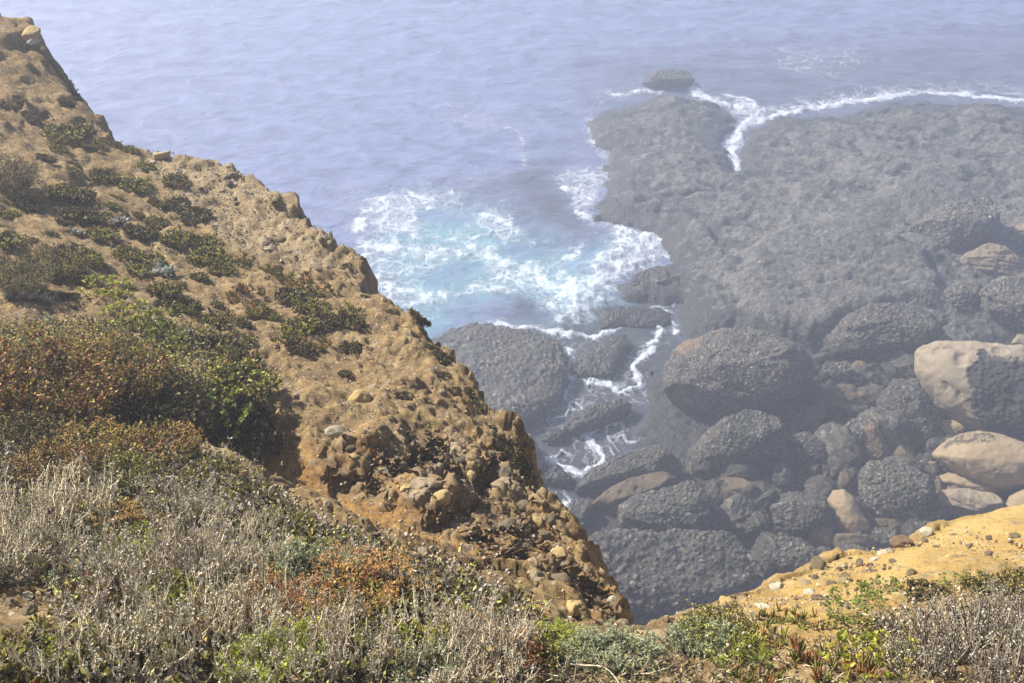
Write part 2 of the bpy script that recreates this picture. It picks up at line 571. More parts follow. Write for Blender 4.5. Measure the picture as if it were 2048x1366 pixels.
def cliff_mesh():
    naz, nr = 1150, 1050
    az = np.linspace(rad(-88), rad(88), naz)
    az = np.sign(az) * (np.abs(az) / rad(88)) ** 1.25 * rad(88)
    r = np.concatenate([[0.02], np.geomspace(0.5, 14, nr - 121), np.geomspace(14.1, 40, 120)])
    R, A = np.meshgrid(r, az, indexing='ij')
    X = np.stack([(R * np.sin(A)).ravel(), (R * np.cos(A)).ravel()], 1)
    h, sa, sb, ha, hb = land(X)
    P = np.column_stack([X, h])
    amask = (ha > hb)
    # pixel footprints used only as plan outlines of the different grounds
    px, py = project(P)
    P2 = np.stack([px, py], 1)

    def zone(poly, soft):
        s, _ = poly_sd(P2, np.array(poly, float))
        return sstep(soft, -soft, s + fbm(P * 2.3, 3, 77) * soft * 0.8)
    outcrop = zone([(640, 950), (700, 870), (860, 850), (1000, 900), (1080, 970), (1130, 1060), (1200, 1160), (1250, 1230), (1150, 1200), (950, 1080), (760, 1010)], 30) * amask
    pebbly = zone([(270, 290), (460, 310), (650, 450), (740, 580), (640, 540), (480, 500), (330, 380)], 30) * amask
    ochre = np.clip(zone([(430, 900), (560, 850), (700, 960), (950, 1060), (1200, 1190), (1260, 1270), (1000, 1200), (700, 1080)], 45) + outcrop * 0.75, 0, 1) * amask
    yellow = zone([(1440, 1210), (1640, 1120), (2048, 1000), (2500, 850), (2500, 1150), (2048, 1130), (1850, 1190), (1640, 1290), (1470, 1280)], 40) * (~amask)
    litter = zone([(-90, 900), (380, 905), (480, 940), (600, 1015), (700, 1070), (800, 1115), (1020, 1195), (1060, 1260), (980, 1450), (150, 1450), (140, 1290), (110, 1180), (-90, 1170)], 40) * (~amask)  # leaf litter, also painting in the dark gaps under the shrubs
    litter = np.maximum(litter, 0.8 * zone([(-90, 650), (250, 630), (420, 680), (540, 790), (520, 850), (400, 900), (-90, 905)], 40))
    # clean sand runnels down the yellow slope
    sandrun = np.zeros(len(P))
    P2w = P2 + np.stack([fbm(P * 3, 3, 181), fbm(P * 3 + 9, 3, 182)], 1) * 14
    for line, w_ in (([(2120, 985), (2048, 1018), (1900, 1072), (1790, 1140), (1690, 1200)], 17), ([(1745, 1098), (1660, 1128), (1590, 1165)], 11), ([(1990, 1062), (1930, 1090), (1880, 1130)], 8), ([(1640, 1215), (1590, 1245), (1540, 1262)], 10)):
        for a_, b_ in zip(line[:-1], line[1:]):
            sandrun = np.maximum(sandrun, np.exp(-(seg_dist(P2w, np.array(a_, float), np.array(b_, float))[0] / w_) ** 2))
    sandrun = sandrun * (~amask) * (P[:, 1] > 0.5)
    # relief
    P3 = np.column_stack([X, h])
    gx = fbm(P3 * 1.3, 5, 3)
    h2 = fbm(P3 * 4.2, 5, 5, 0.55)
    h3_ = fbm(P3 * 16, 4, 9, 0.6)
    rill = fbm(np.column_stack([X[:, 0] * 2.2 + X[:, 1] * 1.4, X[:, 1] * 0.7, h * 0.6]), 4, 41, 0.5, ridged=True)
    steep = sstep(-0.6, 0.2, np.where(amask, sa, -1))
    dz = 0.06 * gx + 0.022 * h2 * (1 + 1.6 * steep) + 0.022 * h3_ + 0.010 * fbm(P3 * 38, 3, 171, 0.6)
    dz += np.where(amask, 0.05 * rill, 0)
    cr1 = fbm(np.column_stack([X * 2.6, h * 5.5]), 4, 141, 0.55, ridged=True)
    cr2 = fbm(np.column_stack([X * 7.0, h * 12.0]), 3, 151, 0.55, ridged=True)
    bare = amask * 1.0
    crack = sstep(0.42, 0.68, cr1) * (0.35 + 0.65 * outcrop) + 0.6 * sstep(0.45, 0.75, cr2) * (0.25 + steep * .5 + outcrop * .6)
    crack = np.clip(crack * bare, 0, 1) * (1 - yellow)
    dz -= 0.05 * crack
    dz += bare * 0.034 * fbm(P3 * np.array([9.0, 9.0, 16.0]), 5, 161, 0.7, ridged=True) * (0.4 + 0.6 * np.maximum(steep, outcrop))
    tz = (h + 0.30 * gx + 0.12 * h2 + 0.15 * X[:, 0]) / 0.38
    fz = tz - np.floor(tz)
    dz += bare * 0.38 * (fz ** 4 - fz) * 0.30 * (1 - 0.7 * litter)
    dz *= (1 - 0.35 * yellow) * (1 - 0.7 * sandrun)
    V = P.copy()
    V[:, 2] += dz
    V[:, 1] += 0.05 * fbm(P3 * 3.1 + 9, 4, 51) * (1 + steep)
    V[:, 0] += 0.05 * fbm(P3 * 3.1 - 9, 4, 61) * (1 + steep)
    # normals from the grid
    G = V.reshape(len(r), naz, 3)
    n = np.cross(np.gradient(G, axis=1), np.gradient(G, axis=0)).reshape(-1, 3)
    n /= np.linalg.norm(n, axis=1)[:, None] + 1e-9
    n[n[:, 2] < 0] *= -1
    # ledges and hollows of the conglomerate outcrop, then its cobbles
    led = fbm(V * np.array([2.3, 2.3, 5.0]), 4, 91, 0.55)
    V += n * (outcrop * (0.17 * led - 0.03))[:, None]
    Vd = V + 0.05 * fbm(V * 5, 2, 66)[:, None]
    d1, gap, c1 = voro(Vd * 7.2, 100)
    p1 = np.sqrt(np.clip(1 - (d1 / 0.62) ** 2, 0, 1)) * (c1 > 0.40)
    d2, gap2, c2 = voro(Vd * 19, 120)
    p2 = np.sqrt(np.clip(1 - (d2 / 0.55) ** 2, 0, 1))
    keep = np.clip(0.30 + 0.7 * h2 + 0.4 * gx, 0.06, 1)
    m2 = (c2 < np.clip(keep * 0.35 + outcrop * 0.75 + pebbly * 0.75 + yellow * 0.05 - sandrun, 0, 1))
    V += n * (outcrop * p1 * 0.060 + m2 * p2 * 0.013)[:, None]
    peb = np.clip(np.maximum(outcrop * sstep(0.25, 0.5, p1) * 0.85, m2 * sstep(0.3, 0.6, p2) * 0.9), 0, 1)
    cell = np.where(outcrop * p1 > 0.3, c1, (c2 * 37.7) % 1.0)
    F = grid_faces(len(r), naz)[:, ::-1]
    me = make_mesh('headland', V, F, M_SOIL, {'ochre': ochre, 'yellow': yellow, 'peb': peb, 'cell': cell, 'crack': crack, 'litter': litter, 'sandrun': sandrun, 'pale': pebbly})
    return me, V, n, r, az


cm, CV, CN, c_r, c_az = cliff_mesh()
headland = tag(link('headland', cm), 'sandy conglomerate cliff top falling away to the sea', None, kind='structure')
GZ = CV.reshape(len(c_r), len(c_az), 3)[:, :, 2]


def ground(x, y):
    """height of the built cliff top at x, y (arrays)"""
    x, y = np.atleast_1d(x).astype(float), np.atleast_1d(y).astype(float)
    R, A = np.hypot(x, y), np.arctan2(x, y)
    i = np.clip(np.searchsorted(c_r, R) - 1, 0, len(c_r) - 2)
    j = np.clip(np.searchsorted(c_az, A) - 1, 0, len(c_az) - 2)
    fi = np.clip((R - c_r[i]) / (c_r[i + 1] - c_r[i]), 0, 1)
    fj = np.clip((A - c_az[j]) / (c_az[j + 1] - c_az[j]), 0, 1)
    return (GZ[i, j] * (1 - fi) * (1 - fj) + GZ[i + 1, j] * fi * (1 - fj) + GZ[i, j + 1] * (1 - fi) * fj + GZ[i + 1, j + 1] * fi * fj)


def hit(px, py):
    """where the sight line through a photo pixel meets the cliff top"""
    v = ray(px, py)
    t = np.arange(1.8, 20, 0.01)
    p = CAM + v * t[:, None]
    below = p[:, 2] < ground(p[:, 0], p[:, 1])
    if not below.any():
        return None
    return p[np.argmax(below)]


def gnormal(x, y, e=0.06):
    gx = (ground(x + e, y) - ground(x - e, y)) / (2 * e)
    gy = (ground(x, y + e) - ground(x, y - e)) / (2 * e)
    n = np.stack([-gx, -gy, np.ones_like(gx)], -1)
    return n / np.linalg.norm(n, axis=-1)[..., None]


# ------------------------------------------------------------------ sea
def polyline_mask(P, pts, w, z=0.0, fade=True):
    Q = np.array([on_z(x, y, z)[:2] for x, y in pts])
    best = np.full(len(P), 1e9)
    for a, b in zip(Q[:-1], Q[1:]):
        best = np.minimum(best, seg_dist(P, a, b)[0])
    return np.exp(-(best / w) ** 2)


def poly_mask(P, pts, soft, z=0.0):
    Q = np.array([on_z(x, y, z)[:2] for x, y in pts])
    s, _ = poly_sd(P, Q)
    return sstep(soft, -soft, s)


FOAM_POLY = [  # outline, softness (m), amount
    ([(1120, 400), (1140, 350), (1215, 322), (1222, 380), (1192, 425), (1240, 450), (1310, 470), (1332, 515), (1275, 545), (1225, 585), (1190, 640), (1140, 660), (1095, 625), (1110, 575), (1165, 555), (1200, 520), (1190, 480), (1150, 440)], 0.7, 0.74),
    ([(1090, 560), (1200, 500), (1290, 480), (1270, 540), (1200, 600), (1160, 650), (1110, 620)], 0.9, 0.78),
    ([(730, 400), (800, 378), (870, 385), (880, 440), (850, 480), (760, 480), (720, 440)], 0.8, 0.76),
    ([(735, 490), (820, 500), (900, 520), (960, 530), (940, 560), (830, 560), (760, 600), (735, 540)], 0.9, 0.76),
    ([(900, 420), (1000, 425), (1080, 460), (1120, 520), (1060, 500), (960, 470), (880, 460)], 0.7, 0.78),
    ([(930, 520), (1040, 520), (1130, 560), (1120, 610), (1020, 580), (940, 560)], 0.8, 0.85),
    ([(760, 560), (860, 600), (870, 640), (820, 640), (760, 600)], 0.6, 0.6),
    ([(1440, 195), (1500, 200), (1530, 225), (1490, 250), (1470, 300), (1450, 290), (1462, 240)], 0.45, 0.75),
    ([(1500, 245), (1700, 198), (1950, 190), (2070, 200), (2070, 165), (1900, 155), (1700, 172), (1560, 195)], 0.8, 0.42),
    ([(1530, 85), (1730, 85), (1740, 140), (1640, 170), (1530, 130)], 1.4, 0.36),
    ([(1185, 180), (1290, 165), (1300, 185), (1230, 205), (1180, 215)], 0.9, 0.42),
    ([(880, 200), (1080, 220), (1060, 260), (900, 260)], 1.2, 0.30),
    ([(700, 370), (1150, 350), (1150, 640), (720, 650)], 2.0, 0.47),
    ([(1045, 850), (1130, 680), (1330, 690), (1300, 900), (1180, 960), (1090, 930)], 0.5, 0.34),
]
FOAM_LINE = [  # points, half width (m), amount
    ([(735, 490), (735, 545), (790, 585), (870, 592), (950, 575), (1030, 585), (1100, 612), (1150, 632)], 0.50, 0.66),
    ([(750, 485), (850, 508), (940, 503), (1040, 525), (1110, 555), (1160, 590)], 0.75, 0.70),
    ([(895, 430), (960, 430), (1010, 445), (1050, 470), (1085, 500), (1115, 535)], 0.36, 0.72),
    ([(720, 450), (745, 405), (810, 385), (860, 400), (835, 445), (780, 478)], 0.45, 0.64),
    ([(1150, 600), (1220, 550), (1285, 505), (1305, 475), (1250, 452)], 0.95, 0.74),
    ([(1130, 375), (1150, 415), (1185, 455), (1150, 505), (1110, 545)], 0.40, 0.70),
    ([(1130, 700), (1150, 720), (1145, 745)], 0.08, 0.8), ([(1200, 780), (1190, 800), (1150, 812), (1110, 840)], 0.08, 0.7), ([(1270, 765), (1262, 785), (1240, 800)], 0.07, 0.6), ([(1215, 855), (1210, 885), (1225, 910)], 0.07, 0.7),
    ([(860, 395), (900, 380), (960, 385), (1010, 370)], 0.22, 0.5), ([(800, 470), (860, 470), (930, 480), (990, 470)], 0.25, 0.6),
    ([(1475, 335), (1462, 300), (1480, 262), (1500, 240)], 0.30, 1.0),
    ([(1385, 175), (1400, 190), (1440, 205), (1480, 215)], 0.40, 0.85),
    ([(1495, 245), (1560, 228), (1640, 214), (1740, 196), (1850, 186), (1960, 192), (2040, 202)], 0.30, 0.9),
    ([(1560, 222), (1700, 196), (1850, 180), (1940, 188)], 0.7, 0.55),
    ([(1230, 190), (1290, 180), (1320, 182)], 0.3, 0.6),
    ([(1185, 240), (1200, 290), (1215, 330)], 0.5, 0.5),
    ([(1350, 500), (1352, 530)], 0.15, 0.4),
    ([(1330, 560), (1345, 575), (1348, 590)], 0.12, 0.7), ([(1360, 590), (1340, 615), (1300, 614)], 0.10, 0.6),
    ([(1334, 615), (1345, 640), (1348, 662)], 0.10, 0.6),
    ([(940, 655), (1000, 650), (1040, 660), (1080, 655), (1120, 668), (1180, 675), (1240, 655)], 0.16, 0.85),
    ([(900, 668), (960, 650), (1010, 638)], 0.16, 0.6),
    ([(1250, 615), (1290, 625), (1325, 660), (1300, 685), (1280, 730), (1272, 765), (1240, 782), (1210, 765), (1175, 755), (1140, 752)], 0.17, 0.9),
    ([(1135, 690), (1138, 730), (1150, 760), (1130, 790), (1100, 815), (1060, 845)], 0.14, 0.8),
    ([(1150, 760), (1190, 765), (1230, 770)], 0.10, 0.7), ([(1180, 760), (1190, 790), (1215, 790)], 0.07, 0.6),
    ([(1110, 795), (1128, 800)], 0.30, 0.8),
    ([(1245, 828), (1215, 855), (1170, 870), (1190, 900), (1200, 930), (1170, 950), (1130, 930), (1090, 922)], 0.16, 0.85),
    ([(1245, 828), (1240, 865), (1260, 890), (1285, 895)], 0.11, 0.75), ([(1240, 870), (1215, 885), (1195, 895)], 0.08, 0.6),
    ([(1150, 905), (1130, 895), (1120, 915), (1090, 930)], 0.10, 0.7), ([(1170, 880), (1180, 915), (1178, 945)], 0.07, 0.6),
    ([(1130, 985), (1140, 1000), (1120, 1020)], 0.16, 0.7), ([(1110, 990), (1135, 985)], 0.1, 0.5),
    ([(980, 250), (1045, 262), (1050, 330), (1070, 400), (1100, 430)], 0.20, 0.42),
    ([(930, 360), (1000, 400), (1060, 395)], 0.16, 0.45), ([(1060, 330), (1035, 400), (1090, 460), (1150, 500)], 0.16, 0.42),
    ([(740, 500), (745, 560), (790, 600), (850, 610)], 0.35, 0.55), ([(720, 440), (760, 390), (840, 385)], 0.30, 0.5),
]
HOLES = [([(845, 425), (880, 412), (945, 425), (950, 455), (900, 462), (860, 450)], 0.5, 0.85), ([(1018, 480), (1060, 468), (1100, 500), (1100, 525), (1060, 520), (1025, 505)], 0.35, 0.75),
         ([(1040, 330), (1100, 330), (1130, 400), (1165, 470), (1150, 500), (1115, 510), (1080, 470), (1050, 420)], 0.5, 1.0), ([(845, 545), (880, 530), (940, 540), (935, 575), (880, 585)], 0.6, 0.7),
         ([(890, 610), (960, 590), (1050, 595), (1096, 625), (1080, 648), (960, 640), (900, 650)], 0.5, 0.95), ([(930, 370), (1040, 360), (1050, 410), (1000, 412), (940, 400)], 0.7, 0.8)]
AER_POLY = [([(740, 480), (900, 400), (1060, 450), (1130, 520), (1230, 500), (1200, 600), (1140, 640), (1020, 590), (870, 660), (780, 610)], 1.8, 0.85),
            ([(760, 390), (850, 380), (900, 460), (740, 480)], 1.2, 0.4),
            ([(840, 580), (900, 560), (880, 650), (845, 660)], 0.8, 0.5)]
MURK_POLY = [([(1050, 330), (1120, 330), (1160, 480), (1120, 490), (1060, 430)], 1.2, 0.9), ([(980, 600), (1080, 600), (1110, 650), (1000, 650)], 0.8, 0.8),
             ([(1100, 640), (1340, 560), (1400, 700), (1300, 960), (1000, 1150), (900, 700)], 1.0, 1.0), ([(880, 380), (1100, 350), (1180, 480), (1120, 500), (1000, 410)], 1.5, 0.5),
             ([(1180, 120), (2100, 60), (2100, 300), (1200, 300)], 4.0, 0.55)]


def sea_mesh():
    az = np.linspace(-1, 1, 900)
    az = rad(34) * az + rad(40) * az ** 7
    r = np.concatenate([np.geomspace(8, 16, 30)[:-1], np.geomspace(16, 72, 800), np.geomspace(73, 500, 70)])
    R, A = np.meshgrid(r, az, indexing='ij')
    X = np.stack([(R * np.sin(A)).ravel(), (R * np.cos(A)).ravel()], 1)
    P3 = np.column_stack([X, np.zeros(len(X))])
    Wp = X + np.stack([fbm(P3 * 0.45, 4, 201), fbm(P3 * 0.45 + 50, 4, 202)], 1) * 1.1 + np.stack([fbm(P3 * 2.1, 3, 203), fbm(P3 * 2.1 + 50, 3, 204)], 1) * 0.28
    Wl = X + np.stack([fbm(P3 * 1.6, 3, 205), fbm(P3 * 1.6 + 50, 3, 206)], 1) * 0.30 + np.stack([fbm(P3 * 6, 2, 207), fbm(P3 * 6 + 50, 2, 208)], 1) * 0.07
    foam = np.zeros(len(X))
    for pts, soft, amt in FOAM_POLY:
        foam = np.maximum(foam, poly_mask(Wp, pts, soft) * amt)
    lace_n = fbm(P3 * 2.6, 4, 215)
    for pts, w, amt in FOAM_LINE:
        foam = np.maximum(foam, polyline_mask(Wl, pts, w * (1.0 if w > 0.2 else 1.1)) * np.clip(amt * (1.25 + 0.9 * lace_n), 0, 1.15))
    aer = np.zeros(len(X))
    for pts, soft, amt in AER_POLY:
        aer = np.maximum(aer, poly_mask(Wp, pts, soft) * amt)
    for pts, soft, amt in HOLES:
        hm = 1 - amt * poly_mask(Wp, pts, soft)
        foam = foam * hm
        aer = aer * (0.3 + 0.7 * hm)
    murk = np.zeros(len(X))
    for pts, soft, amt in MURK_POLY:
        murk = np.maximum(murk, poly_mask(Wp, pts, soft) * amt)
    # swell, refracted towards the ledges
    ph = X @ np.array([0.25, 0.97]) + 0.9 * fbm(P3 * 0.08, 3, 220) * 6
    z = 0.03 * np.sin(ph * 1.25) + 0.026 * np.sin(ph * 2.6 + 2 * fbm(P3 * 0.2, 2, 222)) + 0.085 * fbm(P3 * np.array([0.55, 0.95, 1]), 5, 223, 0.6)
    calm = 1 - 0.75 * poly_mask(X, [(1040, 640), (1350, 560), (1350, 950), (1100, 1100), (950, 900)], 1.0)
    z = z * calm + 0.11 * np.minimum(foam, 1) ** 2 * (fbm(P3 * 2.6, 5, 230, 0.6) * 1.1 + 0.5)
    z += 0.22 * poly_mask(Wp, FOAM_POLY[1][0], 1.0)
    z *= np.where(R.ravel() > 80, 0.6, 1)
    V = np.column_stack([X, z - 0.02])
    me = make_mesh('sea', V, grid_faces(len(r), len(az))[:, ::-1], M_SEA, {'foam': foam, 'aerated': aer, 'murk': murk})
    return me


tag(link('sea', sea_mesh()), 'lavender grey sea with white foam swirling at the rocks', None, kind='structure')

# ------------------------------------------------------------------ wave-cut shelf and beach below
SHELF = [(1195, 240), (1230, 215), (1330, 190), (1385, 195), (1440, 207), (1458, 235), (1450, 290), (1474, 336), (1484, 290), (1502, 262), (1560, 240), (1640, 226), (1760, 212), (1850, 203), (1960, 200),
         (2060, 210), (2300, 230), (2700, 700), (2500, 1500), (1700, 1500), (1160, 1400), (1120, 1060), (1160, 985), (1210, 940), (1290, 895), (1310, 850), (1290, 800), (1310, 730), (1350, 680), (1352, 600), (1300, 600),
         (1235, 610), (1230, 585), (1280, 545), (1335, 520), (1312, 470), (1240, 440), (1195, 428), (1222, 385), (1226, 330), (1200, 280)]


def shelf_mesh():
    n, m = 640, 700
    y = np.geomspace(9, 68, n)
    x = np.linspace(-0.85, 1.15, m)
    Y, Xn = np.meshgrid(y, x, indexing='ij')
    X = np.stack([(Xn * Y).ravel(), Y.ravel()], 1)
    P3 = np.column_stack([X, np.zeros(len(X))])
    poly = np.array([on_z(a, b, 0.25)[:2] for a, b in SHELF])
    s, _ = poly_sd(X, poly)
    s = s + fbm(P3 * 0.7, 5, 301) * 0.85 + fbm(P3 * 3, 3, 302) * 0.25
    inn = -s
    z = np.where(inn > 0, 0.10 + 0.55 * (1 - np.exp(-inn * 0.9)) + 0.22 * (1 - np.exp(-inn * 0.15)), -0.10 - 0.5 * (1 - np.exp(inn * 0.8)))
    led = fbm(P3 * 0.45, 5, 305, 0.55)
    z += (0.28 * np.round(led * 4) / 4 * 0.4 + 0.30 * led) * sstep(0, 2.0, inn) + 0.05 * fbm(P3 * 4, 4, 306)
    # the deeper gullies between the big blocks, where the boulders lie
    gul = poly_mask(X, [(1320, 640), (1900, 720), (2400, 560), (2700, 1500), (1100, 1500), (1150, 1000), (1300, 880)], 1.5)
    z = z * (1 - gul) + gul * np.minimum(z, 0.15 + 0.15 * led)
    slab_px = [(1480, 560), (1500, 500), (1560, 462), (1650, 446), (1748, 450), (1830, 500), (1893, 552), (1886, 595), (1780, 606), (1700, 620), (1640, 665), (1590, 655), (1520, 620)]
    Xn2 = X + np.stack([fbm(P3 * 1.1, 3, 341), fbm(P3 * 1.1 + 40, 3, 342)], 1) * 0.35
    sl = poly_mask(Xn2, slab_px, 0.35, 1.0)
    z = z * (1 - sl) + sl * (1.25 + 0.20 * led + 0.05 * fbm(P3 * 2, 4, 343))
    crk = fbm(P3 * np.array([0.55, 0.9, 1.0]), 5, 351, 0.6, ridged=True)
    onr = sstep(0.2, 1.2, inn)
    z -= 0.16 * sstep(0.55, 0.8, crk) * onr * (1 - 0.6 * gul)
    z += onr * (0.05 * fbm(P3 * 1.7, 4, 353, 0.6) + 0.045 * fbm(P3 * 5, 4, 355, 0.7))
    joint = np.zeros(len(X))
    for ang, sp, sd_, wd in ((0.5, 5.5, 361, 0.10), (2.0, 7.5, 371, 0.10), (1.15, 2.6, 381, 0.05)):
        q_ = X @ np.array([math.cos(ang), math.sin(ang)]) + 1.3 * fbm(P3 * 0.25, 4, sd_)
        f_ = np.abs((q_ / sp) % 1.0 - 0.5) * sp
        joint = np.maximum(joint, np.exp(-(f_ / (wd * (1 + 0.8 * fbm(P3 * 0.9, 3, sd_ + 5)) + 0.02)) ** 2) * sstep(-0.25, 0.15, fbm(P3 * 0.22, 3, sd_ + 7)))
    z -= 0.28 * joint * onr * (1 - gul)
    sub = poly_mask(X, [(1060, 360), (1115, 350), (1165, 470), (1120, 485), (1070, 430)], 0.8)
    z = np.where(sub > 0, np.maximum(z, -0.05 * (1 - sub) - 0.12), z)
    V = np.column_stack([X, z])
    q = V + 0.04 * fbm(V * 4, 2, 330)[:, None]
    d1, gp, c1 = voro(q * 5.5, 310)
    p1 = np.sqrt(np.clip(1 - (d1 / 0.6) ** 2, 0, 1)) * (c1 > 0.15)
    V[:, 2] += p1 * 0.06 * sstep(0.2, 1.2, inn)
    wet = np.clip(np.exp(-np.maximum(inn, 0) / 1.7) + gul + sstep(0.45, 0.75, crk) + joint, 0, 1) * (1 - sl)  # wet rim and cracks, plus painted shade over the gully floor
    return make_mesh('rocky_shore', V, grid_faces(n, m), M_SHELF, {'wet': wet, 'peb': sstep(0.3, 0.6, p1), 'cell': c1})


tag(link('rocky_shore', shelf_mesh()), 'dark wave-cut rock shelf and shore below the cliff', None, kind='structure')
# ------------------------------------------------------------------ shore boulders
def cube_sphere(n):
    u = np.tan(np.linspace(-1, 1, n) * math.pi / 4)
    A, B = np.meshgrid(u, u, indexing='ij')
    one = np.ones_like(A)
    Vs, Fs, off = [], [], 0
    for ax in range(3):
        for s in (1, -1):
            c = [None, None, None]
            c[ax] = one * s
            c[(ax + 1) % 3] = A if s > 0 else B
            c[(ax + 2) % 3] = B if s > 0 else A
            Vs.append(np.stack([q.ravel() for q in c], 1))
            Fs.append(grid_faces(n, n) + off)
            off += n * n
    V = np.vstack(Vs)
    F = np.vstack(Fs)
    # weld the seams
    key = np.round(V * 1e5).astype(np.int64)
    _, first, inv = np.unique(key, axis=0, return_index=True, return_inverse=True)
    V, F = V[first], inv.ravel()[F]
    V = V / np.linalg.norm(V, axis=1)[:, None]
    n_ = np.cross(V[F[:, 1]] - V[F[:, 0]], V[F[:, 2]] - V[F[:, 0]])
    flip = (n_ * V[F[:, 0]]).sum(1) < 0
    F[flip] = F[flip][:, ::-1]
    return V, F


CS = {}


def cs(n):
    if n not in CS:
        CS[n] = cube_sphere(n)
    return CS[n]


def vnormals(V, F):
    fn = np.cross(V[F[:, 2]] - V[F[:, 0]], V[F[:, 3]] - V[F[:, 1]])
    n = np.zeros_like(V)
    for k in range(4):
        for a in range(3):
            n[:, a] += np.bincount(F[:, k], fn[:, a], len(V))
    return n / (np.linalg.norm(n, axis=1)[:, None] + 1e-12)


def poly_radius(Q, th):
    """radius of a star-shaped polygon Q (n,2) about the origin at angles th"""
    ang = np.arctan2(Q[:, 1], Q[:, 0])
    o = np.argsort(ang)
    ang, Q = ang[o], Q[o]
    grid = np.linspace(-math.pi, math.pi, 721)
    r = np.zeros(721)
    A, B = Q, np.roll(Q, -1, 0)
    for a, b in zip(A, B):
        d = b - a
        c, s = np.cos(grid), np.sin(grid)
        den = c * d[1] - s * d[0]
        den = np.where(np.abs(den) < 1e-9, 1e-9, den)
        rr = (a[0] * d[1] - a[1] * d[0]) / den
        u = (a[0] * s - a[1] * c) / -den
        u = (c * a[1] - s * a[0]) / (s * d[0] - c * d[1] + 1e-12)
        ok = (rr > 0) & (u > -1e-3) & (u < 1.001)
        r = np.where(ok, np.maximum(r, rr), r)
    r[r == 0] = r[r > 0].mean()
    k = np.ones(13) / 13
    r = np.convolve(np.concatenate([r[-7:-1], r, r[1:7]]), k, 'valid')
    return np.interp(th, grid, r)


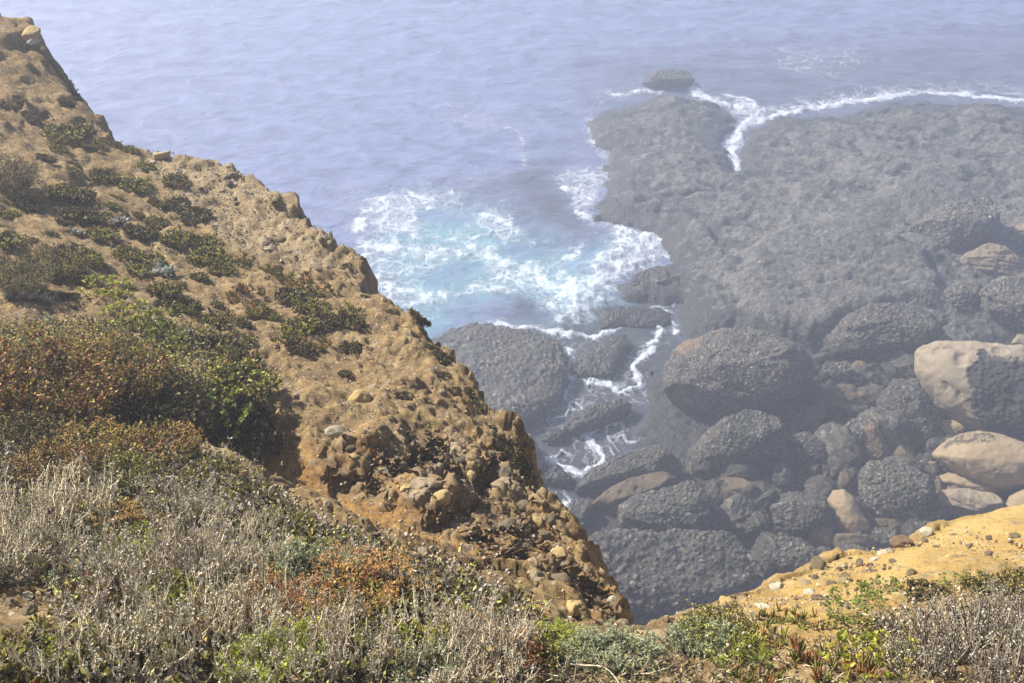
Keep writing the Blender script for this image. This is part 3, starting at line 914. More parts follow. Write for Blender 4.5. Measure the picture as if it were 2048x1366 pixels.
def boulder(name, outline, label, cat='boulder', mat=None, zb=0.1, depth=0.85, p=3.2, n=90, slab=False, h=0.8, cong=True, peb=0.105, sand=(), dark=(),
            cuts=True, seed=0, group=None, rough=1.0, pits=0.0, top=0.80, front=0.66):
    r_ = np.random.default_rng(seed + 1000)
    tone = r_.uniform(0.15, 1.0)
    peb = peb * r_.uniform(.85, 1.3)
    O = np.array(outline, float)
    A2, B2 = O, np.roll(O, -1, 0)
    cr = A2[:, 0] * B2[:, 1] - B2[:, 0] * A2[:, 1]
    ctr = ((A2 + B2) * cr[:, None]).sum(0) / (3 * cr.sum())
    v = ray(*ctr)
    if slab:
        zt = zb + h
        C = on_z(ctr[0], ctr[1], zt - h * 0.5)
        Q = np.array([on_z(x, y, zt - h * 0.25) for x, y in O])[:, :2] - C[:2]
        a, b, c = np.array([1., 0, 0]), np.array([0, 1., 0]), np.array([0, 0, 1.])
        D = h * 0.62
    else:
        zc = zb + 0.5
        for _ in range(6):
            t = (CZ - zc) / -v[2]
            Rm = np.sqrt(abs(cr.sum()) / 2 / math.pi) * t / FP
            zc = zb + 0.42 * Rm
        C = CAM + v * t
        a = np.cross(v, [0, 0, 1.])
        a /= np.linalg.norm(a)
        b = np.cross(a, v)
        c = -v
        Q = []
        for x, y in O:
            w = ray(x, y)
            q = CAM + w * (((C - CAM) @ v) / (w @ v)) - C
            Q.append((q @ a, q @ b))
        Q = np.array(Q)
        D = Rm * depth
    d, F = cs(n)
    th = np.arctan2(d[:, 1], d[:, 0])
    rho = np.hypot(d[:, 0], d[:, 1])
    s = (rho ** p + np.abs(d[:, 2]) ** p) ** (-1 / p)
    R = poly_radius(Q, th)
    L = np.stack([R * d[:, 0] * s, R * d[:, 1] * s, D * d[:, 2] * s], 1)
    V = L @ np.stack([a, b, c])
    size = np.sqrt(np.abs(V).max(0).prod() ** (2 / 3))
    if cuts and not slab:
        hv = np.array([v[0], v[1], 0]) / np.hypot(v[0], v[1])
        pl = [(np.array([r_.uniform(-.3, .1), r_.uniform(-.2, .2), 1.0]), top), (-hv + np.array([r_.uniform(-.3, .5), 0, r_.uniform(-.45, -.1)]), front)]
        for _ in range(9):
            pl.append((r_.normal(size=3) * np.array([1, 1, 0.7]), r_.uniform(0.78, 0.93)))
        for nn, f in pl:
            nn = nn / np.linalg.norm(nn)
            q = V @ nn
            lim = q.max() * f
            V = V - nn * (np.maximum(q - lim, 0) * 0.96)[:, None]
    off = r_.uniform(-50, 50, 3)
    nn = vnormals(V, F)
    S = max(size, 0.25)
    V = V + nn * ((fbm((V + off) * 1.4 / S, 4, seed) * 0.10 * S * rough) + fbm((V + off) * 5 / S, 4, seed + 5) * 0.035 * S * rough)[:, None]
    if cong or cuts:
        tl = r_.normal(size=3) * .3
        bed = (V + off) @ np.array([tl[0], tl[1], 1.0]) / S
        gr = fbm(np.column_stack([(V + off)[:, :2] * .5 / S, bed * 2.6]), 4, seed + 9, .55, ridged=True)
        V = V - nn * (0.04 * S * rough * sstep(.55, .85, gr))[:, None]
    W = V + C
    attrs = {}
    px, py = project(W)
    wob = fbm(W * 2.0, 5, 88, .7) * 24
    PX = np.stack([px + wob, py + wob], 1)
    sd = np.zeros(len(V))
    for poly in sand:
        sd = np.maximum(sd, sstep(5, -5, poly_sd(PX, np.array(poly, float))[0]))
    dk = np.zeros(len(V))
    for poly in dark:
        dk = np.maximum(dk, sstep(9, -9, poly_sd(PX, np.array(poly, float))[0]))
    wetb = sstep(0.75, 0.15, W[:, 2] + 0.25 * fbm(W * 1.5, 3, 19))
    if cong:
        nn = vnormals(V, F)
        q = (W + 0.2 * peb * fbm(W * 4, 3, 8)[:, None]) / peb
        q = q * np.array([1, 1, 1.25])
        d1, gp, c1 = voro(q, 400 + seed, 1.0)
        rr = 0.36 + 0.30 * ((c1 * 53.3) % 1.0)
        p1 = np.sqrt(np.clip(1 - (d1 / rr) ** 2, 0, 1)) * (c1 > 0.15)
        amt = (1 - sd)
        V = V + nn * ((p1 * (0.18 + 0.30 * ((c1 * 91.7) % 1.0)) * peb + 0.15 * peb * fbm(W * 6, 3, 18)) * amt)[:, None]
        attrs = {'peb': sstep(0.2, 0.5, p1), 'cell': (c1 - .12) / .88, 'sand': sd, 'wetb': wetb, 'tone': np.full(len(V), tone)}
    else:
        nn = vnormals(V, F)
        d1, gp, c1 = voro(W / (0.30 * S) + 0.2 * fbm(W * 3, 2, 8)[:, None], 500 + seed)
        pit = np.clip(1 - (d1 / 0.42) ** 2, 0, 1) * (c1 > 0.45)
        V = V - nn * (pit * pits * 0.10 * S)[:, None]
        if dark:
            d1, gp, c1 = voro(W / 0.14, 420 + seed)
            V = V + nn * (dk * np.sqrt(np.clip(1 - (d1 / 0.6) ** 2, 0, 1)) * 0.06)[:, None]
        attrs = {'dark': dk}
    base = np.array([C[0], C[1], zb - 0.1])
    me = make_mesh(name, V + C - base, F, mat or M_CONG, attrs)
    o = link(name, me, loc=base)
    tag(o, label, cat, group)
    return o


B = boulder
B('boulder', [(1381, 677), (1451, 655), (1539, 664), (1592, 686), (1625, 730), (1618, 770), (1566, 800), (1539, 825), (1478, 838), (1415, 888), (1372, 890), (1333, 857), (1322, 800), (1333, 740), (1345, 705)],
  'largest dark conglomerate boulder with tan patches on its left edge, beside the foam pools', n=150, p=3.0, seed=1, zb=0.0, depth=0.8, top=.7, front=.62,
  sand=[[(1340, 680), (1400, 655), (1455, 650), (1440, 668), (1395, 680), (1372, 712), (1355, 700)], [(1350, 760), (1372, 775), (1378, 800), (1352, 825), (1332, 810)]])
B('boulder', [(1383, 906), (1420, 860), (1478, 822), (1517, 818), (1557, 835), (1574, 866), (1566, 901), (1495, 932), (1434, 978), (1407, 974), (1385, 948)],
  'round-topped pebbly boulder directly below the largest dark boulder', n=120, seed=2, top=.75, front=.7)
B('boulder', [(1570, 873), (1618, 866), (1658, 893), (1665, 923), (1627, 945), (1580, 938)], 'lumpy dark boulder wedged right of the round-topped pebbly boulder', n=70, seed=3)
B('boulder', [(1146, 975), (1188, 933), (1267, 901), (1320, 893), (1355, 910), (1366, 940), (1340, 970), (1276, 985), (1188, 1000), (1150, 992)],
  'low mossy green-grey boulder at the lower edge of the foam pools', n=100, seed=4, depth=.9, zb=-.1)
B('boulder', [(1177, 996), (1223, 970), (1289, 950), (1333, 943), (1362, 968), (1340, 990), (1270, 1010), (1222, 1035), (1183, 1035)],
  'long brown sandstone boulder with scooped hollows above the pebbly mound', mat=M_BROWN, cong=False, n=90, seed=5, pits=1.0, p=2.4)
B('boulder', [(1212, 1029), (1267, 990), (1320, 978), (1381, 965), (1415, 989), (1440, 1029), (1437, 1065), (1399, 1072), (1320, 1065), (1260, 1065), (1215, 1058)],
  'pebbly conglomerate boulder leaning against the long brown sandstone boulder', n=120, seed=6, top=.8, front=.85, zb=0.1)
B('boulder', [(1158, 1070), (1230, 1060), (1302, 1055), (1407, 1062), (1490, 1081), (1522, 1120), (1538, 1155), (1500, 1200), (1420, 1235), (1320, 1250), (1230, 1250), (1180, 1180), (1156, 1110)],
  'huge flat pebble-studded rock mass at the foot of the cliff', n=190, seed=7, top=.6, front=.9, depth=.7, zb=-.3, peb=.14, rough=1.3)
B('boulder', [(1414, 988), (1434, 958), (1473, 951), (1513, 970), (1522, 996), (1490, 1028), (1478, 1046), (1443, 1050), (1425, 1030)],
  'brown cracked boulder right of the pebbly leaning boulder', mat=M_BROWN, cong=False, n=70, seed=8, pits=.4, p=3.2)
B('boulder', [(1449, 1055), (1473, 1033), (1522, 1024), (1546, 1039), (1541, 1062), (1508, 1085), (1470, 1080)], 'small dark rounded boulder above the flat rock mass, holding one big pebble', n=60, seed=9)
B('boulder', [(1524, 1009), (1574, 980), (1627, 983), (1660, 1014), (1668, 1057), (1649, 1085), (1583, 1083), (1538, 1050)], 'dark pebbly boulder touching the smooth peanut-shaped tan stone', n=90, seed=10, front=.8)
B('boulder', [(1515, 1102), (1544, 1072), (1605, 1078), (1643, 1108), (1630, 1138), (1570, 1158), (1518, 1148)], 'dark red-brown boulder under the yellow slope edge', n=70, seed=11)
B('boulder', [(1653, 1001), (1665, 981), (1687, 979), (1709, 996), (1722, 1022), (1739, 1046), (1737, 1070), (1716, 1083), (1694, 1072), (1671, 1053), (1664, 1024)],
  'smooth peanut-shaped tan boulder with a dark seam', mat=M_TAN, cong=False, n=80, seed=12, p=2.2, cuts=False, rough=.6, zb=.4)
B('boulder', [(1716, 950), (1738, 922), (1804, 927), (1859, 953), (1866, 991), (1850, 1024), (1811, 1043), (1746, 1046), (1724, 1020), (1714, 982)],
  'blocky grey conglomerate boulder between the peanut-shaped stone and the pale block', n=110, seed=13, zb=.2, front=.9, top=.8)
B('boulder', [(1868, 1012), (1884, 980), (1928, 976), (1990, 989), (2014, 1009), (1996, 1028), (1943, 1035), (1877, 1030)], 'pale grooved rectangular rock just above the yellow slope', mat=M_PALE, cong=False, n=80, seed=14, p=3.2, pits=.3, zb=.3)
B('boulder', [(1861, 911), (1879, 890), (1920, 868), (1961, 862), (2010, 870), (2060, 888), (2120, 930), (2060, 975), (1990, 979), (1935, 958), (1890, 932)],
  'big smooth tan sandstone boulder with a pointed left end and pitted crest', mat=M_TAN, cong=False, n=110, seed=15, p=2.2, cuts=False, rough=.7, zb=.7,
  dark=[[(1885, 890), (1925, 868), (1975, 865), (1990, 874), (1930, 880), (1895, 900)]])
B('boulder', [(1862, 955), (1900, 940), (1960, 955), (2020, 975), (1985, 990), (1920, 992), (1870, 980)], 'tan slab lying in shade beneath the big smooth tan boulder', mat=M_TAN, cong=False, n=60, seed=16, p=2.4, zb=0.2)
B('boulder', [(2003, 1024), (2018, 992), (2048, 976), (2100, 985), (2100, 1040), (2040, 1050)], 'rounded tan boulder at the top of the yellow slope, under the smooth tan one', mat=M_TAN, cong=False, n=60, seed=17, cuts=False, rough=.6, zb=.6)
B('boulder', [(1826, 745), (1833, 704), (1869, 681), (1961, 684), (2048, 693), (2125, 740), (2130, 850), (2060, 898), (1985, 875), (1925, 850), (1880, 825), (1855, 790)],
  'massive pale pitted sandstone boulder with a dark pebbly crust on its front', mat=M_PALE, cong=False, n=150, seed=18, p=2.7, pits=.55, zb=.3, cuts=False, rough=.8,
  dark=[[(1945, 725), (1975, 708), (2048, 720), (2140, 740), (2140, 920), (2040, 910), (1960, 850), (1935, 800)]])
B('boulder', [(1755, 803), (1777, 770), (1808, 756), (1854, 784), (1876, 822), (1880, 880), (1840, 913), (1797, 890), (1767, 844)], 'upright dark conglomerate boulder left of the massive pale boulder', n=90, seed=19, front=.9)
B('boulder', [(1657, 880), (1685, 845), (1731, 831), (1757, 852), (1774, 893), (1769, 916), (1731, 938), (1700, 928), (1669, 908)], 'grey pebbly boulder with a broken pale face on its right side', n=80, seed=20,
  sand=[[(1722, 850), (1748, 838), (1775, 880), (1765, 925), (1738, 915), (1728, 880)]], front=.9)
B('boulder', [(1634, 813), (1664, 773), (1705, 769), (1743, 794), (1743, 829), (1705, 846), (1647, 846)], 'brown sandstone boulder in the shadowed hollow right of the largest dark boulder', mat=M_BROWN, cong=False, n=60, seed=21, pits=.3)
B('boulder', [(1626, 762), (1654, 722), (1705, 732), (1722, 762), (1679, 775)], 'dim grey boulder above the brown one in the shadowed hollow', n=50, seed=22)
B('boulder', [(1649, 680), (1690, 636), (1746, 606), (1833, 604), (1881, 627), (1900, 657), (1865, 690), (1828, 724), (1756, 735), (1695, 730), (1652, 712)],
  'wide conglomerate boulder with pale upper cobbles, left of the massive pale boulder', n=130, seed=23, top=.75, front=.7)
B('boulder', [(1869, 598), (1910, 563), (1961, 568), (1962, 637), (1936, 672), (1898, 660)], 'dark reddish block behind the massive pale boulder', n=70, seed=24)
B('boulder', [(1958, 575), (2012, 557), (2060, 560), (2120, 600), (2110, 680), (2010, 688), (1958, 676)], 'hazy dark boulder standing behind the massive pale boulder', n=80, seed=25)
B('boulder', [(1890, 553), (1930, 508), (1977, 486), (2012, 494), (2043, 519), (2060, 555), (1990, 568), (1936, 570)], 'reddish grey boulder with a sunlit rounded back near the right edge', mat=M_PINK, cong=False, n=80, seed=26, pits=.6)
B('boulder', [(2016, 485), (2033, 447), (2055, 430), (2110, 440), (2110, 520), (2040, 516)], 'pinkish pitted boulder cut by the right edge of the view', mat=M_PINK, cong=False, n=70, seed=27, pits=.7)
B('boulder', [(1790, 470), (1833, 441), (1900, 405), (1972, 384), (1999, 417), (2002, 475), (1963, 503), (1895, 549), (1855, 526)], 'leaning hazy slab of conglomerate above the reddish grey boulder', n=110, seed=28, top=.72, front=.7)
B('boulder', [(2016, 690), (2035, 668), (2070, 664), (2070, 700), (2030, 706)], 'small pale-topped stone behind the massive pale boulder', n=40, seed=29, mat=M_PALE, cong=False)
B('rock_slab', [(850, 690), (900, 662), (960, 651), (1060, 662), (1120, 690), (1136, 745), (1128, 790), (1080, 820), (1030, 850), (960, 860), (900, 800)],
  'dark flat slab awash at the foot of the cliff, left of the foam channel', cat='rock slab', n=120, slab=True, h=.8, zb=-.25, seed=31, p=4.5)
B('rock_slab', [(1138, 735), (1165, 700), (1205, 685), (1252, 668), (1262, 690), (1240, 722), (1225, 752), (1160, 748)], 'wedge-shaped dark rock ringed by the foam channel', cat='rock slab', n=70, slab=True, h=.5, zb=-.2, seed=32, p=3)
B('rock_slab', [(1128, 852), (1140, 836), (1200, 812), (1245, 800), (1264, 808), (1250, 826), (1200, 845), (1150, 862)], 'long narrow ridge of dark rock lying across the foam pool', cat='rock', n=70, slab=True, h=.55, zb=-.12, seed=33, p=3)
B('boulder', [(985, 860), (1010, 850), (1055, 862), (1085, 895), (1088, 940), (1070, 985), (1030, 990), (990, 930)], 'dark boulder half hidden by the cliff edge, left of the foam pool', n=70, seed=34, zb=-.2)
B('boulder', [(1082, 870), (1110, 855), (1140, 868), (1130, 895), (1090, 905)], 'low wet rock at the left rim of the foam pool', n=40, seed=35, zb=-.25)
B('boulder', [(1080, 945), (1110, 930), (1150, 960), (1155, 990), (1120, 985), (1085, 975)], 'wet black rock at the outlet below the foam pool', n=40, seed=36, zb=-.25)
B('boulder', [(1128, 1030), (1150, 1000), (1178, 1000), (1180, 1040), (1165, 1080), (1140, 1110), (1110, 1080)], 'shadowed rock in the cleft under the long brown boulder', n=50, seed=37, zb=-.2)
B('boulder', [(1588, 1146), (1640, 1112), (1700, 1088), (1745, 1098), (1730, 1130), (1660, 1160), (1600, 1170)], 'low pebbly mound peeping over the yellow slope edge', n=80, seed=38, peb=.12)
B('boulder', [(1722, 1075), (1750, 1055), (1790, 1058), (1800, 1085), (1770, 1110), (1730, 1105)], 'dark rock in the gap right of the peanut-shaped stone', n=50, seed=39)
B('boulder', [(1795, 1060), (1825, 1038), (1870, 1035), (1885, 1060), (1850, 1085), (1805, 1085)], 'dark rock below the blocky grey boulder, touching the yellow slope', n=50, seed=40)
B('boulder', [(1285, 165), (1300, 145), (1340, 138), (1385, 142), (1392, 165), (1370, 182), (1330, 186), (1295, 182)], 'low rounded islet off the tip of the shelf, almost lost in mist', cat='rock', n=60, seed=41, zb=-.3, depth=1.0, top=.6)
B('boulder', [(1835, 925), (1850, 915), (1878, 925), (1872, 940), (1848, 942)], 'small pale green-grey stone under the pointed end of the big smooth tan boulder', cat='rock', mat=M_PALE, cong=False, n=30, seed=42, zb=.3)
B('boulder', [(1876, 858), (1880, 838), (1912, 842), (1935, 858), (1915, 872), (1885, 882)], 'tan wedge of stone under the massive pale boulder', cat='rock', mat=M_TAN, cong=False, n=30, seed=43, zb=.3)
B('boulder', [(1778, 910), (1800, 892), (1830, 915), (1845, 945), (1800, 930)], 'brown angular stone between the upright boulder and the blocky grey one', cat='rock', mat=M_BROWN, cong=False, n=36, seed=44, zb=.3)
B('boulder', [(1674, 968), (1680, 945), (1695, 944), (1702, 960), (1700, 985), (1684, 985)], 'small brown stone standing at the head of the peanut-shaped boulder', cat='rock', mat=M_BROWN, cong=False, n=30, seed=45, zb=.3)
B('boulder', [(1560, 850), (1575, 832), (1615, 840), (1640, 856), (1630, 868), (1590, 866)], 'long low brown stone behind the lumpy dark boulder', cat='rock', mat=M_BROWN, cong=False, n=30, seed=46)
B('boulder', [(1240, 600), (1262, 556), (1290, 535), (1328, 532), (1340, 560), (1322, 598), (1280, 612)], 'black weed-covered ledge right of the white surf', cat='rock', n=70, seed=47, zb=-.35, depth=.8, top=.55)
B('rock_slab', [(1190, 622), (1230, 612), (1300, 618), (1340, 625), (1345, 650), (1300, 655), (1240, 650), (1200, 660)], 'low dark ledge between the surf and the foam channel', cat='rock slab', n=70, slab=True, h=.4, zb=-.28, seed=48, p=3)

# cobbles filling the gaps
cob = []
for k in range(5):
    d, F = cs(22)
    r_ = np.random.default_rng(60 + k)
    V = d * r_.uniform(.7, 1.15, 3)
    for _ in range(7):
        q = r_.normal(size=3)
        q /= np.linalg.norm(q)
        V -= q * (np.maximum(V @ q - r_.uniform(.6, .85), 0) * .85)[:, None]
    V += d * (fbm(d * 1.5 + k * 9, 4, 61) * .22)[:, None]
    d1, g1, c1 = voro(V * 4.5 + k * 7, 62)
    p1 = np.sqrt(np.clip(1 - (d1 / .6) ** 2, 0, 1))
    V += d * (p1 * .05)[:, None]
    cob.append(make_mesh('shore_stone', V, F, M_CONG if k < 4 else M_BROWN, {'peb': sstep(.2, .5, p1), 'cell': c1, 'sand': np.zeros(len(V)), 'wetb': sstep(.8, -1, V[:, 2]) * .5, 'tone': np.full(len(V), .2 * k), 'dark': np.zeros(len(V))}))
r_ = np.random.default_rng(5)
GAP = np.array([on_z(x, y, .2)[:2] for x, y in [(1400, 900), (1640, 700), (1830, 720), (1980, 880), (2060, 1000), (1700, 1160), (1520, 1150), (1440, 1050), (1380, 960)]])
cnt = 0
while cnt < 190:
    q = r_.uniform(GAP.min(0), GAP.max(0))
    if poly_sd(q[None], GAP)[0][0] > 0:
        continue
    s = r_.uniform(.2, .6) * (1 if r_.random() > .2 else 1.5)
    o = link('shore_stone', cob[r_.integers(5)], loc=(q[0], q[1], .12 + s * .35), rot=r_.uniform(0, 6.28, 3), scale=(s, s * r_.uniform(.8, 1.2), s * r_.uniform(.7, 1)))
    tag(o, 'dark stone lying in the gaps between the big shore boulders', 'stone', 'dark stones between the shore boulders')
    cnt += 1

# ------------------------------------------------------------------ stones on the cliff top
def mat_stone():
    m, nt, b = new_mat('cliff_stone')
    g = N(nt)
    co = g.coord()
    rnd = g.n('ShaderNodeObjectInfo').outputs['Random']
    n2 = g.noise(co, 1.8, 6, .7)
    n3 = g.noise(co, 14, 4, .7)
    c = g.ramp(rnd, [(0, (.12, .11, .10)), (.2, (.30, .25, .17)), (.4, (.42, .33, .20)), (.55, (.20, .15, .12)), (.7, (.46, .40, .30)), (.85, (.34, .20, .13)), (1, (.38, .36, .32))])
    c = g.mix(.5, c, g.ramp(n2, [(.3, (.10, .08, .05)), (.7, (.5, .40, .24))]))
    c = g.mix(g.mapr(n3, .52, .7), c, (.42, .29, .13))
    g.link(c, b.inputs['Base Color'])
    b.inputs['Roughness'].default_value = .85
    g.link(g.bump(n3, .8, .15), b.inputs['Normal'])
    return m


M_STONE = mat_stone()
M_YSTONE = mat_sandstone('yellow_cliff_stone', (.34, .23, .09), (.50, .37, .16), (.58, .46, .24))
M_PSTONE = mat_sandstone('pale_cliff_stone', (.34, .29, .20), (.48, .43, .32), (.56, .52, .42))
stones = []
for k in range(7):
    d, F = cs(14)
    r_ = np.random.default_rng(90 + k)
    V = d.copy()
    if k > 2:
        for _ in range(6):
            q = r_.normal(size=3)
            q /= np.linalg.norm(q)
            V -= q * (np.maximum(V @ q - r_.uniform(.55, .8), 0) * .85)[:, None]
    V = V * np.array([1.1, .9, .75]) + d * (fbm(d * 1.3 + k * 5, 4, 91) * .2)[:, None]
    stones.append((V, F))
smesh = [make_mesh('stone', V, F, M_STONE, {'dark': np.zeros(len(V))}) for V, F in stones]
smesh_y = [make_mesh('stone', V, F, M_YSTONE, {'dark': np.zeros(len(V))}) for V, F in stones]
smesh_p = [make_mesh('stone', V, F, M_PSTONE, {'dark': np.zeros(len(V))}) for V, F in stones]
STONES = [  # x, y, half width px, flattening, palette, label
    (720, 800, 21, 1.1, 'y', 'round yellow stone with a flat left side jutting from the bare sand slope'),
    (672, 868, 20, .9, 'p', 'grey split stone left of the orange outcrop'), (768, 944, 17, .7, 'p', 'pale cream oval stone stuck in the outcrop face'),
    (710, 914, 10, .8, 'y', 'small yellow stone between the grey split stone and the cream oval one'),
    (63, 70, 19, .6, 'y', 'orange-topped stone perched at the top left skyline'), (66, 90, 15, .9, 'p', 'pale grey stone under the orange-topped skyline stone'),
    (10, 20, 10, .8, 's', 'highest stone on the skyline in the top left corner'), (325, 314, 15, .9, 'y', 'round tan stone on the ridge at the notch'),
    (880, 1000, 22, .9, 'y', 'long lichen-covered cobble in the outcrop'), (812, 980, 13, 1.2, 'y', 'upright yellow cobble left of the lichen-covered one'),
    (942, 952, 13, .9, 'y', 'round yellow cobble at the top of the outcrop'), (1050, 1010, 16, .9, 's', 'large cobble on the right skyline of the outcrop'),
    (1075, 1045, 15, 1.0, 'y', 'cobble below the skyline cobble at the outcrop edge'), (1090, 1070, 12, .8, 's', 'tan cobble near the lower outcrop edge'),
    (1150, 1215, 22, .8, 'y', 'bright yellow slabby rock at the lowest tip of the left cliff'), (800, 720, 9, 1, 'y', 'small round tan stone high on the bare sand slope'),
    (1225, 1200, 10, .8, 'p', 'pinkish stone at the notch beside the lowest cliff tip'),
    (1800, 1086, 20, .7, 's', 'round grey cobble on the skyline of the yellow slope'), (1852, 1064, 13, .8, 'p', 'pale stone cluster-top above the round grey cobble'),
    (1770, 1106, 18, .45, 'p', 'flat cream stone left of the round grey cobble'), (1553, 1180, 20, .8, 'p', 'squarish cream rock at the lower end of the yellow slope'),
    (1456, 1212, 19, .8, 'y', 'rounded tan rock at the left foot of the yellow slope'), (1533, 1218, 20, .5, 'p', 'flat pale slab on the yellow slope below the squarish cream rock'),
    (1635, 1130, 16, .6, 's', 'grey capped stone where the yellow slope meets the boulders'), (1688, 1157, 13, .8, 's', 'dark stone in the middle of the pebbly yellow slope'),
    (1662, 1172, 13, .7, 's', 'brown angular stone left of the dark mid-slope stone'), (1620, 1188, 14, .7, 'p', 'tan angular stone on the slope under the brown one'),
    (1790, 1126, 11, .7, 's', 'reddish brown stone under the round grey cobble'), (1750, 1122, 12, .7, 'p', 'two-tone stone left of the reddish brown one'),
    (1556, 1245, 16, .4, 'p', 'flat greenish stone above the ice plants'), (1587, 1223, 9, .8, 's', 'small brown stone beside the flat pale slab'),
    (55, 1195, 14, .7, 'p', 'tan stone on the bare patch at lower left'), (25, 1205, 12, .7, 's', 'brown stone at the left edge of the bare patch'), (60, 1220, 16, .7, 's', 'reddish brown stone in the bare patch at lower left'),
    (60, 1252, 12, .6, 'p', 'grey-white stone lying on the bare patch'), (80, 1190, 12, .8, 'y', 'yellowish stone at the top of the bare patch'), (1300, 1215 + 120, 9, .6, 's', 'small stone on bare ground at the bottom, under the pale sage mound'),
    (425, 750, 6, .8, 'p', 'tiny pinkish stone above the hanging leafy mat'),
]


def put_stone(px, py, hw, fl, pal, label, group=None, rr=None, world=None):
    p = hit(px, py) if world is None else world
    if p is None:
        return
    d = np.linalg.norm(p - CAM)
    s = hw * d / FP / 1.05 if world is None else hw
    r = rr or random
    ms = {'y': smesh_y, 'p': smesh_p, 's': smesh}[pal]
    o = link('stone', r.choice(ms), loc=(p[0], p[1], p[2] + s * .12), rot=(r.uniform(-.4, .4), r.uniform(-.4, .4), r.uniform(0, 6.28)), scale=(s, s * r.uniform(.8, 1.05), s * fl * 1.1))
    tag(o, label, 'stone', group)


for s_ in STONES:
    put_stone(*s_)
r_ = np.random.default_rng(21)


def scatter_px(poly, n, seed, dmax=99):
    """points spread evenly over the ground inside a plan area, given by its outline"""
    r = np.random.default_rng(seed)
    poly = np.array(poly, float)
    W = [hit(x, min(y, 1500)) for x, y in poly]
    W = np.array([w for w in W if w is not None])
    lo, hi = W.min(0)[:2] - .3, W.max(0)[:2] + .3
    out = []
    tot = 0
    while tot < n:
        q = r.uniform(lo, hi, (4000, 2))
        z = ground(q[:, 0], q[:, 1])
        P = np.column_stack([q, z])
        x, y = project(P)
        ok = poly_sd(np.stack([x, y], 1), poly)[0] < 0
        P = P[ok]
        out.append(P)
        tot += len(P)
        if len(out) > 400:
            break
    return np.vstack(out)[:n]


OUTC = [(650, 950), (700, 870), (860, 850), (1000, 900), (1080, 970), (1130, 1060), (1200, 1160), (1250, 1230), (1150, 1200), (950, 1080), (760, 1010)]
PEBR = [(270, 295), (460, 315), (650, 450), (735, 580), (640, 545), (480, 500), (330, 380)]
YEL = [(1440, 1210), (1640, 1125), (1830, 1080), (2060, 1010), (2060, 1120), (1850, 1180), (1640, 1260), (1470, 1270)]
for P, lab, grp, lo, hi, pal in ((scatter_px(OUTC, 34, 1), 'rounded cobble set in the orange matrix of the outcrop', 'cobbles in the outcrop', .016, .05, 'sssy'),
                                 (scatter_px(PEBR, 70, 2), 'pebble embedded in the sunlit ridge', 'pebbles on the ridge', .014, .04, 'sspp'),
                                 (scatter_px(YEL, 80, 3), 'pebble lying on the yellow sand slope', 'pebbles on the yellow slope', .008, .026, 'sssy')):
    for k, p in enumerate(P):
        rr = random.Random(k)
        put_stone(0, 0, lo + (hi - lo) * rr.random() ** 2.2, rr.uniform(.6, 1), rr.choice(pal), lab, grp, rr, world=p)

# uncountable grit and small gravel, one mass
r_ = np.random.default_rng(33)
oct_v = np.array([[1, 0, 0], [-.9, .1, 0], [.1, 1, .1], [0, -1, 0], [0, .1, .8], [0, 0, -.8]], float)
oct_f = np.array([[0, 2, 4], [2, 1, 4], [1, 3, 4], [3, 0, 4], [2, 0, 5], [1, 2, 5], [3, 1, 5], [0, 3, 5]])
ALL = [(-60, 10), (140, 180), (240, 290), (450, 322), (640, 455), (740, 590), (885, 725), (1030, 925), (1170, 1140), (1240, 1225), (1440, 1210), (1640, 1125), (2110, 990), (2110, 1420), (-60, 1420)]
P = np.vstack([scatter_px(ALL, 26000, 4), scatter_px(YEL, 1200, 5), scatter_px(PEBR, 5000, 6), scatter_px(OUTC, 1500, 7)])
s = .003 + .010 * r_.random(len(P)) ** 3.0
q = r_.normal(size=(len(P), 3, 3))
qq, _ = np.linalg.qr(q)
V = np.einsum('nij,kj->nki', qq, oct_v) * (s[:, None, None]) * np.array([1, 1, .7]) + P[:, None, :] + np.array([0, 0, .002])
F = (oct_f[None] + (np.arange(len(P)) * 6)[:, None, None]).reshape(-1, 3)


def mat_gravel():
    m, nt, b = new_mat('gravel')
    g = N(nt)
    c = g.ramp(g.attr('rnd'), [(0, (.06, .05, .04)), (.3, (.17, .125, .075)), (.6, (.33, .25, .14)), (.9, (.44, .37, .26)), (1, (.55, .50, .42))])
    g.link(c, b.inputs['Base Color'])
    b.inputs['Roughness'].default_value = .85
    return m


tag(link('gravel', make_mesh('gravel', V.reshape(-1, 3), F, mat_gravel(), {'rnd': np.repeat(r_.random(len(P)), 6)}, smooth=False)), 'loose grit and small gravel over the cliff top', None, kind='stuff')

# ------------------------------------------------------------------ plants
def mat_leaf(name, stops, trans=0.25, rough=.6, hue=.5):
    m = bpy.data.materials.new(name)
    m.use_nodes = True
    nt = m.node_tree
    g = N(nt)
    b = nt.nodes['Principled BSDF']
    c = g.ramp(g.attr('rnd'), stops)
    rnd = g.n('ShaderNodeObjectInfo').outputs['Random']
    hs = g.n('ShaderNodeHueSaturation', ins={'Hue': g.mapr(rnd, 0, 1, .485, .515), 'Saturation': 1.0, 'Value': g.mapr(rnd, 0, 1, .85, 1.15), 'Color': c})
    c = hs.outputs[0]
    g.link(c, b.inputs['Base Color'])
    b.inputs['Roughness'].default_value = rough
    b.inputs['Specular IOR Level'].default_value = .3
    if trans:
        t = g.n('ShaderNodeBsdfTranslucent', ins={'Color': c})
        mx = g.n('ShaderNodeMixShader', ins={0: trans, 1: b.outputs[0], 2: t.outputs[0]})
        g.link(mx.outputs[0], nt.nodes['Material Output'].inputs['Surface'])
    return m


